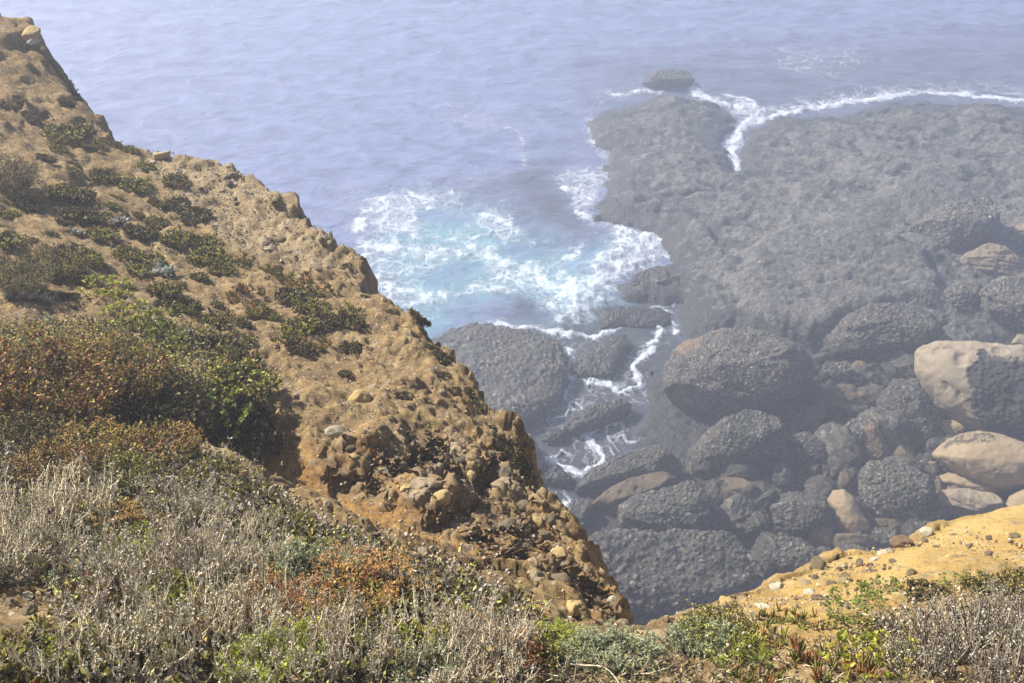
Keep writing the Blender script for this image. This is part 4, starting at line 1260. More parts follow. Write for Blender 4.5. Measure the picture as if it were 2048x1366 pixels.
L_GREEN = mat_leaf('fresh_leaves', [(0, (.07, .09, .02)), (.4, (.21, .25, .055)), (.8, (.38, .42, .10)), (1, (.52, .46, .11))], .35)
L_YEL = mat_leaf('lime_leaves', [(0, (.10, .13, .02)), (.4, (.36, .41, .06)), (1, (.68, .64, .12))], .35)
L_OLIVE = mat_leaf('olive_leaves', [(0, (.02, .016, .01)), (.42, (.05, .04, .018)), (.52, (.20, .18, .04)), (.72, (.46, .43, .10)), (.86, (.60, .52, .20)), (1, (.50, .20, .08))], .2)
L_DARK = mat_leaf('dark_leaves', [(0, (.015, .012, .01)), (.45, (.045, .032, .022)), (.62, (.14, .11, .04)), (.8, (.36, .33, .10)), (1, (.38, .17, .08))], .15)
L_RED = mat_leaf('reddish_tips', [(0, (.04, .022, .014)), (.38, (.10, .05, .025)), (.45, (.50, .22, .10)), (.55, (.26, .26, .05)), (.72, (.50, .48, .11)), (.82, (.66, .32, .16)), (1, (.74, .46, .28))], .2)
L_GREY = mat_leaf('grey_leaves', [(0, (.06, .05, .04)), (.4, (.34, .32, .27)), (.7, (.62, .59, .50)), (1, (.58, .44, .26))], .2)
L_SAGE = mat_leaf('pale_sage_leaves', [(0, (.16, .20, .10)), (.5, (.36, .41, .24)), (1, (.56, .58, .40))], .25)
L_CHALK = mat_leaf('chalky_leaves', [(0, (.24, .28, .24)), (.6, (.46, .50, .45)), (1, (.60, .55, .50))], .15)
L_ICE = mat_leaf('ice_plant_leaves', [(0, (.10, .14, .03)), (.5, (.22, .23, .05)), (.75, (.32, .17, .06)), (1, (.48, .08, .04))], .15, .4)
L_ORANGE = mat_leaf('orange_seed_heads', [(0, (.22, .11, .04)), (.5, (.42, .22, .08)), (1, (.55, .36, .18))], .2)
L_WHITE = mat_leaf('dry_flower_heads', [(0, (.36, .28, .19)), (1, (.62, .54, .42))], .2)
S_GREY = mat_leaf('grey_twigs', [(0, (.14, .10, .06)), (.35, (.48, .40, .27)), (1, (.80, .71, .54))], 0, .9)
S_DGREY = mat_leaf('dark_grey_twigs', [(0, (.06, .045, .035)), (.5, (.20, .165, .125)), (1, (.42, .37, .30))], 0, .9)
S_BROWN = mat_leaf('brown_twigs', [(0, (.03, .018, .013)), (.5, (.085, .055, .038)), (.85, (.18, .12, .085)), (1, (.38, .28, .20))], 0, .9)
S_PALE = mat_leaf('straw_stalks', [(0, (.26, .20, .11)), (1, (.48, .40, .26))], 0, .9)


def tubes(paths, radii, sides=3):
    """paths (n,k,3), radii (n,k) -> verts, faces"""
    n, k, _ = paths.shape
    t = np.gradient(paths, axis=1)
    t /= np.linalg.norm(t, axis=2)[..., None] + 1e-9
    ref = np.where(np.abs(t[..., 2:3]) > .9, np.array([1., 0, 0]), np.array([0, 0, 1.]))
    u = np.cross(t, ref)
    u /= np.linalg.norm(u, axis=2)[..., None] + 1e-9
    w = np.cross(t, u)
    an = np.arange(sides) * 2 * math.pi / sides
    V = paths[:, :, None, :] + radii[:, :, None, None] * (u[:, :, None, :] * np.cos(an)[None, None, :, None] + w[:, :, None, :] * np.sin(an)[None, None, :, None])
    base = (np.arange(n) * k * sides)[:, None, None] + (np.arange(k - 1) * sides)[None, :, None]
    j = np.arange(sides)[None, None]
    a = base + j
    b = base + (j + 1) % sides
    F = np.stack([a, b, b + sides, a + sides], -1).reshape(-1, 4)
    return V.reshape(-1, 3), F


def stems(r, n, spread, h, lean=.5, k=5, rad=.002, curl=.25, base_r=.3):
    """n curved stems from a common base"""
    az = r.uniform(0, 2 * math.pi, n)
    rr = spread * np.sqrt(r.random(n)) * base_r
    p0 = np.stack([np.cos(az) * rr, np.sin(az) * rr, np.full(n, -.02)], 1)
    out = np.stack([np.cos(az), np.sin(az), np.zeros(n)], 1)
    reach = spread * np.sqrt(r.random(n)) * (1 - base_r)
    H = h * (1 - .45 * (reach / spread) ** 2) * r.uniform(.7, 1.1, n)
    t = np.linspace(0, 1, k)[None, :, None]
    P = p0[:, None] + out[:, None] * reach[:, None, None] * t ** (1 - lean * .5) + np.array([0, 0, 1.]) * (H[:, None, None] * t ** (1 + lean * .6))
    wob = np.cumsum(r.normal(size=(n, k, 3)), 1) * curl * h * .12
    wob[:, 0] = 0
    P = P + wob
    R = np.linspace(1, .45, k)[None] * rad * r.uniform(.6, 1.3, (n, 1))
    return P, R


def twigs(r, P, m, ln, rad, up=.5, k=3):
    """m side twigs per path"""
    n, kk, _ = P.shape
    i = np.repeat(np.arange(n), m)
    f = r.uniform(.3, .98, len(i)) * (kk - 1)
    a = np.floor(f).astype(int)
    b = np.minimum(a + 1, kk - 1)
    p = P[i, a] * (1 - (f - a))[:, None] + P[i, b] * (f - a)[:, None]
    d = r.normal(size=(len(i), 3))
    d[:, 2] = np.abs(d[:, 2]) * .6 + up
    d /= np.linalg.norm(d, axis=1)[:, None]
    L = ln * r.uniform(.5, 1.2, len(i))
    t = np.linspace(0, 1, k)[None, :, None]
    Q = p[:, None] + d[:, None] * (L[:, None, None] * t) + np.array([0, 0, 1.]) * (L[:, None, None] * t * t * .3)
    R = np.linspace(1, .4, k)[None] * rad * np.ones((len(i), 1))
    return Q, R


def blades(r, P, D, L, Wd, cup=.2, up=None):
    """leaf at P along D (n,3), length L, width Wd: six-vertex folded blade"""
    n = len(P)
    D = D / (np.linalg.norm(D, axis=1)[:, None] + 1e-9)
    rnd_ = r.normal(size=(n, 3)) * .5 + (np.array([0, 0, 1.]) if up is None else up)
    S = np.cross(D, rnd_)
    S /= np.linalg.norm(S, axis=1)[:, None] + 1e-9
    Nn = np.cross(S, D)
    L = np.broadcast_to(L, n)[:, None]
    Wd = np.broadcast_to(Wd, n)[:, None]
    v = np.stack([P, P + D * L * .55 + S * Wd * .5 + Nn * L * cup * .6, P + D * L * .55 - S * Wd * .5 + Nn * L * cup * .6,
                  P + D * L * .5 + Nn * L * cup * .25, P + D * L * .97 + Nn * L * cup * .9], 1)
    f = np.array([[0, 1, 3], [0, 3, 2], [1, 4, 3], [3, 4, 2]])
    F = (f[None] + (np.arange(n) * 5)[:, None, None]).reshape(-1, 3)
    return v.reshape(-1, 3), F


def tips(P):
    d = P[:, -1] - P[:, -2]
    return P[:, -1], d / (np.linalg.norm(d, axis=1)[:, None] + 1e-9)


def build(root_name, parts):
    """parts: list of (name, verts, faces, mat, per-item random)"""
    e = []
    for nm, V, F, m, a in parts:
        e.append((nm, make_mesh(nm, V, F, m, {'rnd': a}, smooth=True)))
    return e


def leafset(r, P, D, per, L, W, spread=.8, cup=.2, along=0.0):
    n = len(P)
    i = np.repeat(np.arange(n), per)
    d = D[i] * (1 - spread * .5) + r.normal(size=(len(i), 3)) * spread
    p = P[i] - D[i] * (along * r.random(len(i)))[:, None]
    v, f = blades(r, p, d, L * r.uniform(.6, 1.25, len(i)), W * r.uniform(.7, 1.2, len(i)), cup)
    return v, f, np.repeat(np.clip(r.random(len(i)) * .6 + .4 * r.random(n)[i], 0, 1), 5)


def tube_part(nm, P, R, m, r, sides=3):
    V, F = tubes(P, R, sides)
    return (nm, V, F, m, np.repeat(r.random(len(P)), P.shape[1] * sides))


def merge_t(*prs):
    """merge several (P,R) of different k into one verts/faces/rnd"""
    Vs, Fs, off = [], [], 0
    for P, R in prs:
        V, F = tubes(P, R)
        Vs.append(V)
        Fs.append(F + off)
        off += len(V)
    return np.vstack(Vs), np.vstack(Fs)


PROTO = {}
NAMED = []


def p_grey(seed, stem=None):        # dead or dormant grey upright twigs, radius 1 unit = .25 m
    r = np.random.default_rng(seed)
    P, R = stems(r, 46, .20, .26, lean=.45, k=7, rad=.0046, curl=.36, base_r=.5)
    Q, S = twigs(r, P, 5, .062, .0024, up=1.1)
    V, F = merge_t((P, R), (Q, S))
    a = r.random(len(V) // 3)
    tp, td = tips(Q)
    tp2, td2 = tips(P)
    lv, lf, la = leafset(r, np.vstack([tp, tp2, Q[:, 1]]), np.vstack([td, td2, td]), 4, .012, .006, .7, along=.035)
    return [('stems', V, F, stem or S_GREY, np.repeat(a, 3)), ('leaves', lv, lf, L_GREY, la)]


def p_buck(seed, mat=L_RED, stem=S_BROWN):        # dense dome of wiry stems tipped with small russet heads
    r = np.random.default_rng(seed)
    P, R = stems(r, 330, .42, .30, lean=.35, k=5, rad=.0016, curl=.22, base_r=.55)
    Q, S = twigs(r, P, 4, .05, .0011, up=.8)
    V, F = merge_t((P, R), (Q, S))
    tp, td = tips(Q)
    tp2, td2 = tips(P)
    lv, lf, la = leafset(r, np.vstack([tp, tp2]), np.vstack([td, td2]), 6, .020, .013, 1.1, along=.02)
    return [('stems', V, F, stem, r.random(len(V))), ('leaves', lv, lf, mat, la)]


def rosettes(r, C, nor, per, L, W, flat=.6, cup=.25):
    n = len(C)
    i = np.repeat(np.arange(n), per)
    az = r.uniform(0, 2 * math.pi, len(i))
    el = np.tile(np.linspace(.1, 1, per), n)
    a = np.cross(nor, r.normal(size=(n, 3)))
    a /= np.linalg.norm(a, axis=1)[:, None]
    b = np.cross(nor, a)
    d = (a[i] * np.cos(az)[:, None] + b[i] * np.sin(az)[:, None]) * (el ** .6)[:, None] + nor[i] * (1.25 - el * (1 + flat * .25))[:, None]
    v, f = blades(r, C[i], d, L * r.uniform(.7, 1.1, len(i)) * (.6 + .4 * el), W, cup, up=nor[i])
    return v, f, np.repeat(np.clip(.35 * r.random(len(i)) + .65 * r.random(n)[i], 0, 1), 5)


def p_leafy(seed, mat=L_GREEN, n=42, L=.038, W=.016, spread=.2, h=.10):     # mound of leafy rosettes on woody stems
    r = np.random.default_rng(seed)
    P, R = stems(r, n, spread, h, lean=.3, k=4, rad=.0026, curl=.3, base_r=.6)
    tp, td = tips(P)
    nor = td * .5 + np.array([0, 0, .6]) + r.normal(size=td.shape) * .25
    nor /= np.linalg.norm(nor, axis=1)[:, None]
    lv, lf, la = rosettes(r, tp, nor, 11, L, W)
    V, F = tubes(P, R)
    return [('stems', V, F, S_BROWN, r.random(len(V))), ('leaves', lv, lf, mat, la)]


def p_mat(seed, mat=L_DARK, n=90, spread=.17, h=.06, L=.026, W=.012):      # low dense mat hugging the slope
    r = np.random.default_rng(seed)
    P, R = stems(r, n, spread, h, lean=.2, k=4, rad=.0020, curl=.5, base_r=.7)
    Q, S = twigs(r, P, 2, .03, .0013, up=.3)
    tp, td = tips(P)
    tq, tdq = tips(Q)
    lv, lf, la = leafset(r, np.vstack([tp, tq]), np.vstack([td, tdq]), 9, L, W, .9)
    V, F = merge_t((P, R), (Q, S))
    return [('stems', V, F, S_BROWN, r.random(len(V))), ('leaves', lv, lf, mat, la)]


def p_ice(seed, n=16, spread=.13, L=.05, dead=False):      # clusters of three-sided finger leaves
    r = np.random.default_rng(seed)
    az = r.uniform(0, 6.28, n)
    rr = spread * np.sqrt(r.random(n))
    C = np.stack([np.cos(az) * rr, np.sin(az) * rr, r.uniform(-.005, .02, n)], 1)
    i = np.repeat(np.arange(n), 6)
    d = r.normal(size=(len(i), 3)) * .5 + np.array([0, 0, 1.])
    d /= np.linalg.norm(d, axis=1)[:, None]
    ll = L * r.uniform(.6, 1.15, len(i))
    t = np.linspace(0, 1, 5)[None, :, None]
    P = C[i][:, None] + d[:, None] * (ll[:, None, None] * t) + np.array([0, 0, 1.]) * (ll[:, None, None] * t ** 2 * .25)
    R = np.array([.0035, .0052, .0050, .0036, .0006])[None] * r.uniform(.8, 1.2, (len(i), 1))
    V, F = tubes(P, R, 4)
    rn = np.clip(r.random(n)[i] * .55 + .15 * r.random(len(i)), 0, 1)
    a = (rn[:, None] + np.array([0, 0, .05, .2, .35])[None]).clip(0, 1)
    a = np.repeat(a.ravel(), 4)
    RP = C[:, None] + (np.roll(C, 1, 0) - C)[:, None] * np.linspace(0, .8, 4)[None, :, None] + np.array([0, 0, .006])
    RV, RF = tubes(RP, np.full((n, 4), .0022))
    return [('runners', RV, RF, S_BROWN, r.random(len(RV))), ('leaves', V, F, L_ICE, a)]


def p_dud(seed, n=3):      # chalky rosettes
    r = np.random.default_rng(seed)
    C = np.column_stack([r.uniform(-.07, .07, (n, 2)), np.full(n, .01)])
    C[0] = (0, 0, .012)
    nor = r.normal(size=(n, 3)) * .25 + np.array([0, -.2, 1.])
    nor /= np.linalg.norm(nor, axis=1)[:, None]
    lv, lf, la = rosettes(r, C, nor, 24, .062, .020, .8, .22)
    n2 = 30
    lv2, lf2, la2 = leafset(r, np.repeat(C, 10, 0), np.repeat(nor, 10, 0), 2, .05, .014, 1.4)
    lv2[:, 2] -= .008
    return [('leaves', lv, lf, L_CHALK, la), ('dead_leaves', lv2, lf2, L_DARK, la2)]


def p_sage(seed, mat=L_SAGE, spread=.16, h=.13):      # mound of lacy pale shoots over dark twigs
    r = np.random.default_rng(seed)
    P, R = stems(r, 120, spread, h, lean=.3, k=5, rad=.002, curl=.3, base_r=.35)
    Q, S = twigs(r, P, 2, .035, .0013, up=.7)
    tp, td = tips(P)
    tq, tdq = tips(Q)
    lv, lf, la = leafset(r, np.vstack([tp, tq]), np.vstack([td, tdq]), 13, .017, .0045, .85, along=.03)
    V, F = merge_t((P, R), (Q, S))
    return [('stems', V, F, S_BROWN, r.random(len(V))), ('leaves', lv, lf, mat, la)]


def p_heads(seed, mat=L_ORANGE):      # flat seed heads on upright stalks
    r = np.random.default_rng(seed)
    P, R = stems(r, 60, .16, .17, lean=.2, k=5, rad=.0018, curl=.2, base_r=.6)
    tp, td = tips(P)
    C = np.repeat(tp, 9, 0) + r.normal(size=(len(tp) * 9, 3)) * np.array([.012, .012, .004])
    lv, lf, la = leafset(r, C, np.tile([[0, 0, 1.]], (len(C), 1)), 4, .008, .006, 1.3)
    g1, g2, g3 = leafset(r, np.vstack([P[:, 1], P[:, 2]]), np.vstack([td, td]), 6, .022, .008, 1.0)
    V, F = tubes(P, R)
    return [('stems', V, F, S_BROWN, r.random(len(V))), ('seed_heads', lv, lf, mat, la), ('leaves', g1, g2, L_OLIVE, g3)]


def p_stalk(seed, n=5, h=.17):      # thin stalks each with a ball head
    r = np.random.default_rng(seed)
    P, R = stems(r, n, .07, h, lean=.2, k=7, rad=.0014, curl=.35, base_r=.5)
    tp, td = tips(P)
    d, F1 = cs(5)
    V, F0 = tubes(P, R)
    out = [('stalks', V, F0, S_PALE, r.random(len(V)))]
    for t_ in tp:
        V1 = t_ + d * .0075 * (1 + .2 * r.normal(size=(len(d), 1)))
        out.append(('flower_head', V1, F1, L_WHITE, r.random(len(V1))))
    return out


def p_twig(seed):       # bleached fallen twig with forks
    r = np.random.default_rng(seed)
    t = np.linspace(0, 1, 8)
    P = np.stack([t * .22 - .11, .03 * np.sin(t * 5 + seed), .012 + .02 * np.sin(t * 3)], 1)[None] + np.cumsum(r.normal(size=(1, 8, 3)) * .004, 1)
    R = np.linspace(.0045, .0012, 8)[None]
    Q, S = twigs(r, P, 6, .06, .0014, up=.1, k=4)
    V, F = merge_t((P, R), (Q, S))
    return [('twig', V, F, S_GREY, r.random(len(V)))]


MAKERS = {'grey': ('twiggy_shrub', p_grey, 4), 'buck': ('wiry_shrub', p_buck, 3), 'leafy': ('leafy_plant', p_leafy, 3), 'mat': ('mat_plant', p_mat, 4),
          'ice': ('ice_plant', p_ice, 4), 'dud': ('succulent_rosette', p_dud, 3), 'sage': ('sage_shrub', p_sage, 3), 'heads': ('seed_head_plant', p_heads, 2),
          'stalk': ('dry_flower_stalks', p_stalk, 4), 'twig': ('fallen_twig', p_twig, 4),
          'olive': ('mat_plant', lambda s: p_mat(s, L_OLIVE), 3), 'lime': ('sage_shrub', lambda s: p_sage(s, L_YEL), 2), 'yleaf': ('leafy_plant', lambda s: p_leafy(s, L_YEL), 2),
          'dbuck': ('wiry_shrub', lambda s: p_buck(s, L_DARK, S_GREY), 2), 'bigleaf': ('leafy_plant', lambda s: p_leafy(s, L_GREEN, 9, .065, .026, .08, .05), 2),
          'dgrey': ('twiggy_shrub', lambda s: p_grey(s, S_DGREY), 2),
          'brown': ('wiry_shrub', lambda s: p_buck(s, L_DARK, S_BROWN), 1), 'obuck': ('wiry_shrub', lambda s: p_buck(s, L_OLIVE, S_BROWN), 2)}
CATS = {'grey': 'shrub', 'dgrey': 'shrub', 'buck': 'shrub', 'dbuck': 'shrub', 'brown': 'shrub', 'obuck': 'shrub', 'leafy': 'plant', 'yleaf': 'plant', 'bigleaf': 'plant', 'mat': 'plant', 'olive': 'plant', 'ice': 'ice plant',
        'dud': 'succulent', 'sage': 'shrub', 'lime': 'shrub', 'heads': 'plant', 'stalk': 'flower stalks', 'twig': 'twig'}
prng = random.Random(99)
pcount = 0


def plant(kind, px, py, s, label, group=None, tilt=.5, world=None, squash=1.0, sink=0.0, spread=1.0):
    global pcount
    name, fn, nv = MAKERS[kind]
    var = prng.randrange(nv)
    if (kind, var) not in PROTO:
        PROTO[(kind, var)] = build(name, fn(1000 + 17 * var + len(kind) * 131))
    p = hit(px, py) if world is None else world
    if p is None:
        print('plant misses', kind, px, py)
        return
    e = bpy.data.objects.new(name, None)
    e.empty_display_size = .05
    COL.objects.link(e)
    n = gnormal(np.array([p[0]]), np.array([p[1]]), .12)[0]
    up = np.array([0, 0, 1.]) * (1 - tilt) + n * tilt
    q = Vector((0, 0, 1)).rotation_difference(Vector(up))
    from mathutils import Quaternion
    q = q @ Quaternion((0, 0, 1), prng.uniform(0, 6.28))
    e.rotation_mode = 'QUATERNION'
    e.rotation_quaternion = q
    e.location = (p[0], p[1], p[2] - sink)
    e.scale = (s * spread, s * spread, s * squash)
    for nm, me in PROTO[(kind, var)]:
        link(nm, me, parent=e)
    tag(e, label, CATS[kind], group)
    if group:
        NAMED.append((e, kind, px, py, group))
    pcount += 1


PL = plant
# --- large shrubs of the left slope
PL('buck', 90, 815, .85, 'broad russet and green dome shrub filling the left edge of the slope', tilt=.7)
PL('buck', 230, 775, .72, 'russet-tipped shrub joined to the right side of the broad dome shrub', tilt=.7)
PL('brown', 300, 840, .7, 'bare brown wiry shrub below the russet-tipped shrub', tilt=.7)
PL('buck', 330, 925, .42, 'low reddish shrub in front of the hollow under the hanging mat', tilt=.5)
PL('dbuck', 40, 575, .52, 'dark olive shrub above the chalky rosettes at the left edge', tilt=.6)
PL('obuck', 120, 550, .50, 'dark twiggy shrub with green tips right of the dark olive one', tilt=.6)
PL('dbuck', 15, 375, .6, 'charcoal twig shrub at the left edge below the skyline', tilt=.6)
PL('brown', 60, 905, .42, 'bare brown shrub at the left edge under the broad russet dome', tilt=.5)
PL('buck', 190, 920, .42, 'orange-brown low shrub between the broad dome and the grey twigs', tilt=.5)
PL('buck', 120, 965, .42, 'russet low shrub above the grey twigs at left', tilt=.4)
PL('leafy', 430, 835, .95, 'bright leafy plant hanging over the eroded hollow', tilt=.7)
PL('leafy', 380, 800, .75, 'green leafy plant on the upper left of the hanging mat', tilt=.7)
PL('olive', 480, 775, 1.2, 'olive mat plant at the top right of the hanging mat', tilt=.7)
PL('mat', 420, 720, 1.4, 'brown-green mat plant above the hanging leafy plants', tilt=.7)
PL('ice', 470, 730, 1.2, 'ice plant with upright fingers at the crown of the hanging mat', tilt=.6)
PL('leafy', 300, 660, 1.0, 'dark green leafy plant behind the broad dome shrub', tilt=.7)
PL('yleaf', 215, 590, .95, 'yellow-green leafy plant right of the dark twiggy shrub', tilt=.6)
PL('yleaf', 260, 640, .9, 'yellowing leafy plant just above the dark green leafy one', tilt=.6)
PL('yleaf', 35, 870, .9, 'lime leafy plant peeking out under the broad dome at the left edge', tilt=.5)
PL('leafy', 330, 700, .9, 'leafy plant on the right rim of the broad dome shrub', tilt=.6)
PL('mat', 490, 862, 1.2, 'tangle of dark roots and dead leaves under the hanging mat', tilt=.9)
PL('mat', 450, 880, 1.3, 'dead brown mat hanging in the hollow', tilt=.9)
PL('dud', 60, 600, 1.2, 'brightest chalky rosette, at the left edge under the dark olive shrub')
PL('dud', 95, 606, .9, 'smaller chalky rosette right of the brightest one')
PL('dud', 25, 590, .8, 'chalky rosette cut short by the left edge')
PL('dud', 338, 548, 1.3, 'pale green rosette in the middle of the bare upper slope')
PL('dud', 240, 448, 1.3, 'bluish rosette high on the slope among dark mats')
PL('dud', 150, 470, .9, 'small grey rosette above the dark twiggy shrub')
PL('dud', 375, 668, .8, 'pinkish white rosette above the hanging mat')
PL('dud', 615, 600, .8, 'small silvery rosette in the ridge-side mat')
PL('dud', 95, 640, .6, 'green-grey rosette on the bare sand beside the broad dome shrub')
k_lab = {'mat': 'dark low mat plant clinging to the bare upper slope', 'olive': 'olive low mat plant clinging to the bare upper slope'}
for kind, x, y, s in [('mat', 130, 270, 1.5), ('mat', 185, 290, 1.5), ('olive', 160, 262, 1.1), ('mat', 230, 300, 1.2), ('olive', 255, 305, .8), ('mat', 120, 165, 1.8), ('mat', 138, 180, 1.5), ('mat', 100, 135, 1.0), ('mat', 210, 360, 1.2),
                      ('mat', 265, 380, 1.2), ('olive', 235, 395, 1.0), ('mat', 160, 400, 1.3), ('olive', 120, 395, 1.1), ('mat', 60, 415, 1.1), ('mat', 300, 345, 1.0), ('olive', 350, 372, 1.1), ('mat', 385, 440, 1.2), ('mat', 170, 440, 1.3),
                      ('olive', 195, 480, 1.0), ('mat', 280, 470, 1.2), ('olive', 320, 455, 1.1), ('mat', 300, 520, 1.2), ('olive', 400, 490, 1.1), ('mat', 425, 520, 1.2), ('mat', 395, 560, 1.0), ('olive', 355, 480, 1.1), ('mat', 20, 210, 1.0), ('mat', 60, 225, .9),
                      ('mat', 90, 320, 1.0), ('olive', 120, 310, .9), ('mat', 15, 430, 1.0), ('mat', 150, 350, .9), ('mat', 20, 480, 1.2), ('olive', 220, 420, 1.0), ('mat', 250, 510, 1.1), ('olive', 270, 540, 1.0), ('mat', 330, 580, 1.2), ('olive', 440, 540, .8), ('mat', 350, 420, .9),
                      ('mat', 70, 250, .8), ('mat', 180, 520, 1.2), ('olive', 370, 620, 1.2), ('mat', 420, 640, 1.2), ('olive', 450, 660, 1.2), ('mat', 400, 690, 1.3), ('mat', 470, 690, 1.0)]:
    PL('olive' if prng.random() < .4 else kind, x + prng.uniform(-8, 8), y + prng.uniform(-8, 8), s * prng.uniform(.35, .8), k_lab[kind], 'mat plants of the bare upper slope', tilt=.85)
xr = random.Random(44)
for k in range(70):
    x = xr.uniform(5, 560)
    y = xr.uniform(max(60 + x * 1.05, 60), 640)
    if x > 300 and y < 380:
        continue
    kind = xr.choice(['mat', 'mat', 'olive', 'ice'])
    PL(kind, x, y, xr.uniform(.14, .42), {'mat': 'tiny dark tuft rooted in the bare upper slope', 'olive': 'tiny olive tuft rooted in the bare upper slope', 'ice': 'tiny ice plant sprig on the bare upper slope'}[kind], 'tiny tufts of the bare upper slope', tilt=.85)
for x, y in [(70, 90), (95, 120), (150, 210), (165, 232), (480, 345), (560, 400), (610, 430), (660, 478), (700, 528), (735, 585), (790, 618), (850, 655), (872, 690), (895, 745), (915, 775), (950, 810), (985, 845), (1012, 880), (1028, 915)]:
    PL('mat', x - 6, y + 8, xr.uniform(.2, .42), 'small black crusty tuft growing along the cliff rim', 'crusty tufts along the rim', tilt=.8)
for kind, x, y, s, lab in [('mat', 590, 600, 1.2, 'dark mat on the ridge side above the bare sand'), ('olive', 620, 620, 1.2, 'olive mat on the ridge side, right of the dark one'), ('olive', 600, 660, 1.1, 'green mat spilling down the ridge side'),
                           ('mat', 640, 650, 1.1, 'withered dark mat beside the green spill'), ('mat', 600, 700, .8, 'dark root clump at the lower end of the green spill'), ('mat', 695, 650, 1.0, 'black mat hugging the ridge right of the green spill'),
                           ('mat', 700, 700, .7, 'charred driftwood-like clump on the bare slope'), ('mat', 805, 612, .9, 'black tuft on the skyline above the dark slab'), ('mat', 835, 640, .8, 'black tuft hanging just right of the skyline tuft'),
                           ('mat', 885, 720, .7, 'small dark tuft on the cliff rim by the dark slab'), ('mat', 1020, 905, .9, 'dark crusty tuft on the rim above the outcrop'), ('mat', 1035, 930, .8, 'lowest dark tuft on the rim above the outcrop'),
                           ('mat', 940, 790, .5, 'tiny dark tuft on the rim halfway down'), ('mat', 808, 795, .45, 'black charred scrap on the sand right of the round yellow stone'), ('mat', 690, 750, .4, 'small brown tuft above the round yellow stone')]:
    PL(kind, x, y, s * .72, lab, tilt=.9)
for x, y, s in [(480, 525, .9), (560, 560, 1.0), (535, 545, .8), (600, 585, .9), (650, 590, .8), (500, 590, .9), (520, 620, .8), (570, 690, .8), (640, 690, .7), (470, 600, .7), (700, 620, .7), (620, 560, .8)]:
    PL('ice', x, y, s, 'reddish-green ice plant cluster on the sandy ridge side', 'ice plants of the ridge side', tilt=.6)
PL('twig', 770, 600, .9, 'bleached twig lying along the rim by the skyline tuft')
# --- foreground, right
for x, y, s, lab in [(1700, 1200, .62, 'bright green leafy plant at the top of the arc on the yellow slope'), (1760, 1185, .60, 'green leafy plant forming the right arm of the arc'), (1810, 1188, .45, 'small green leafy plant ending the arc on the right'),
                     (1685, 1235, .55, 'green leafy plant in the left bend of the arc'), (1690, 1262, .50, 'lowest green leafy plant of the arc'), (1740, 1215, .45, 'green leafy plant inside the arc'),
                     (1903, 1168, .42, 'lone green rosette on sand right of the arc'), (1950, 1160, .38, 'dark green rosette just right of the lone one')]:
    PL('leafy', x, y, s * .68, lab, squash=.8)
PL('mat', 1855, 1190, .45, 'dried brown cushion on the sand between the arc and the grey twigs', squash=.7)
for x, y, s, lab in [(1950, 1300, 1.25, 'big grey twig shrub filling the lower right corner'), (1850, 1320, 1.0, 'grey twig shrub left of the big corner shrub'), (2030, 1250, 1.0, 'bleached twig shrub at the right edge above the corner'),
                     (2040, 1360, 1.0, 'grey twig shrub in the very corner at lower right'), (1900, 1262, .8, 'silvery twig shrub at the top of the corner thicket'), (1990, 1215, .6, 'thin bleached twigs highest in the corner thicket')]:
    PL('dgrey' if (x + y) % 3 else 'grey', x, y + 22, s * .62, lab, sink=.03)
PL('yleaf', 1780, 1310, .4, 'yellow-green leafy plant left of the corner thicket')
PL('yleaf', 1730, 1345, .6, 'lime leafy plant at the bottom edge by the ice plants')
PL('olive', 1770, 1275, .45, 'ferny olive plant under the arc of green plants')
PL('olive', 2035, 1175, .45, 'brown-green mat plant at the right edge above the thicket')
PL('olive', 1965, 1180, .4, 'trailing olive plant on the sand above the thicket')
for x, y, s, lab in [(1560, 1250, .7, 'purple-green ice plant at the foot of the yellow sand'), (1600, 1255, .7, 'ice plant with upright grey-green fingers beside the purple one'), (1550, 1285, .8, 'red-tipped ice plant below the purple-green one'), (1640, 1335, .9, 'stout orange-green ice plant at the bottom edge'),
                     (1690, 1360, .9, 'tall fingered ice plant at the bottom edge, right of the stout one'), (1500, 1270, .5, 'small scattered ice plant on bare sand'), (1510, 1360, .7, 'orange ice plant at the bottom edge in the middle')]:
    PL('ice', x, y, s * .75, lab)
PL('sage', 1240, 1325, .75, 'pale frosty sage mound at the notch between the two cliffs', squash=.7)
PL('sage', 1180, 1330, .6, 'small frosty sage mound left of the pale one', squash=.7)
PL('sage', 1405, 1305, .62, 'sage mound with grey-green tips and a black hollow beneath')
PL('sage', 1375, 1300, .45, 'pale half of the sage mound with the black hollow')
PL('obuck', 1440, 1300, .3, 'dark-stemmed bush leaning on the sage mound')
PL('lime', 1110, 1300, .6, 'yellow-green feathery plant left of the frosty sage mound', squash=.7)
PL('leafy', 1480, 1345, .5, 'green leafy plant on bare ground below the black-hollowed sage mound', squash=.7)
PL('lime', 1500, 1320, .4, 'feathery green plant beside the leafy one on bare ground')
for x, y, s, lab in [(965, 1300, .9, 'broad green leaves in the middle of the bottom edge'), (1000, 1235, .55, 'whorl of green leaves right above the broad leaves'), (940, 1270, .7, 'curled green leaves left of the broad leaves'), (1050, 1350, .6, 'two long pale leaves at the bottom edge'), (880, 1350, .7, 'green leaves half hidden by grey twigs at the bottom')]:
    PL('bigleaf', x, y, s, lab)
PL('ice', 950, 1195, .55, 'little red ice plant at the rim of the shrubs')
PL('ice', 1060, 1250, .45, 'red-leaved sprig on the rim right of the leaf whorl')
PL('ice', 745, 1105, .6, 'red spiky succulent at the rim under the outcrop')
# --- foreground, left thicket
def rim(x):
    return np.interp(x, [0, 380, 480, 600, 800, 1020, 1110, 1300], [880, 900, 935, 1010, 1105, 1180, 1228, 1260])


def rs(x, y, s):
    """plants keep low near the windy rim"""
    return s * float(np.clip((y - rim(x)) / 170, .30, 1))


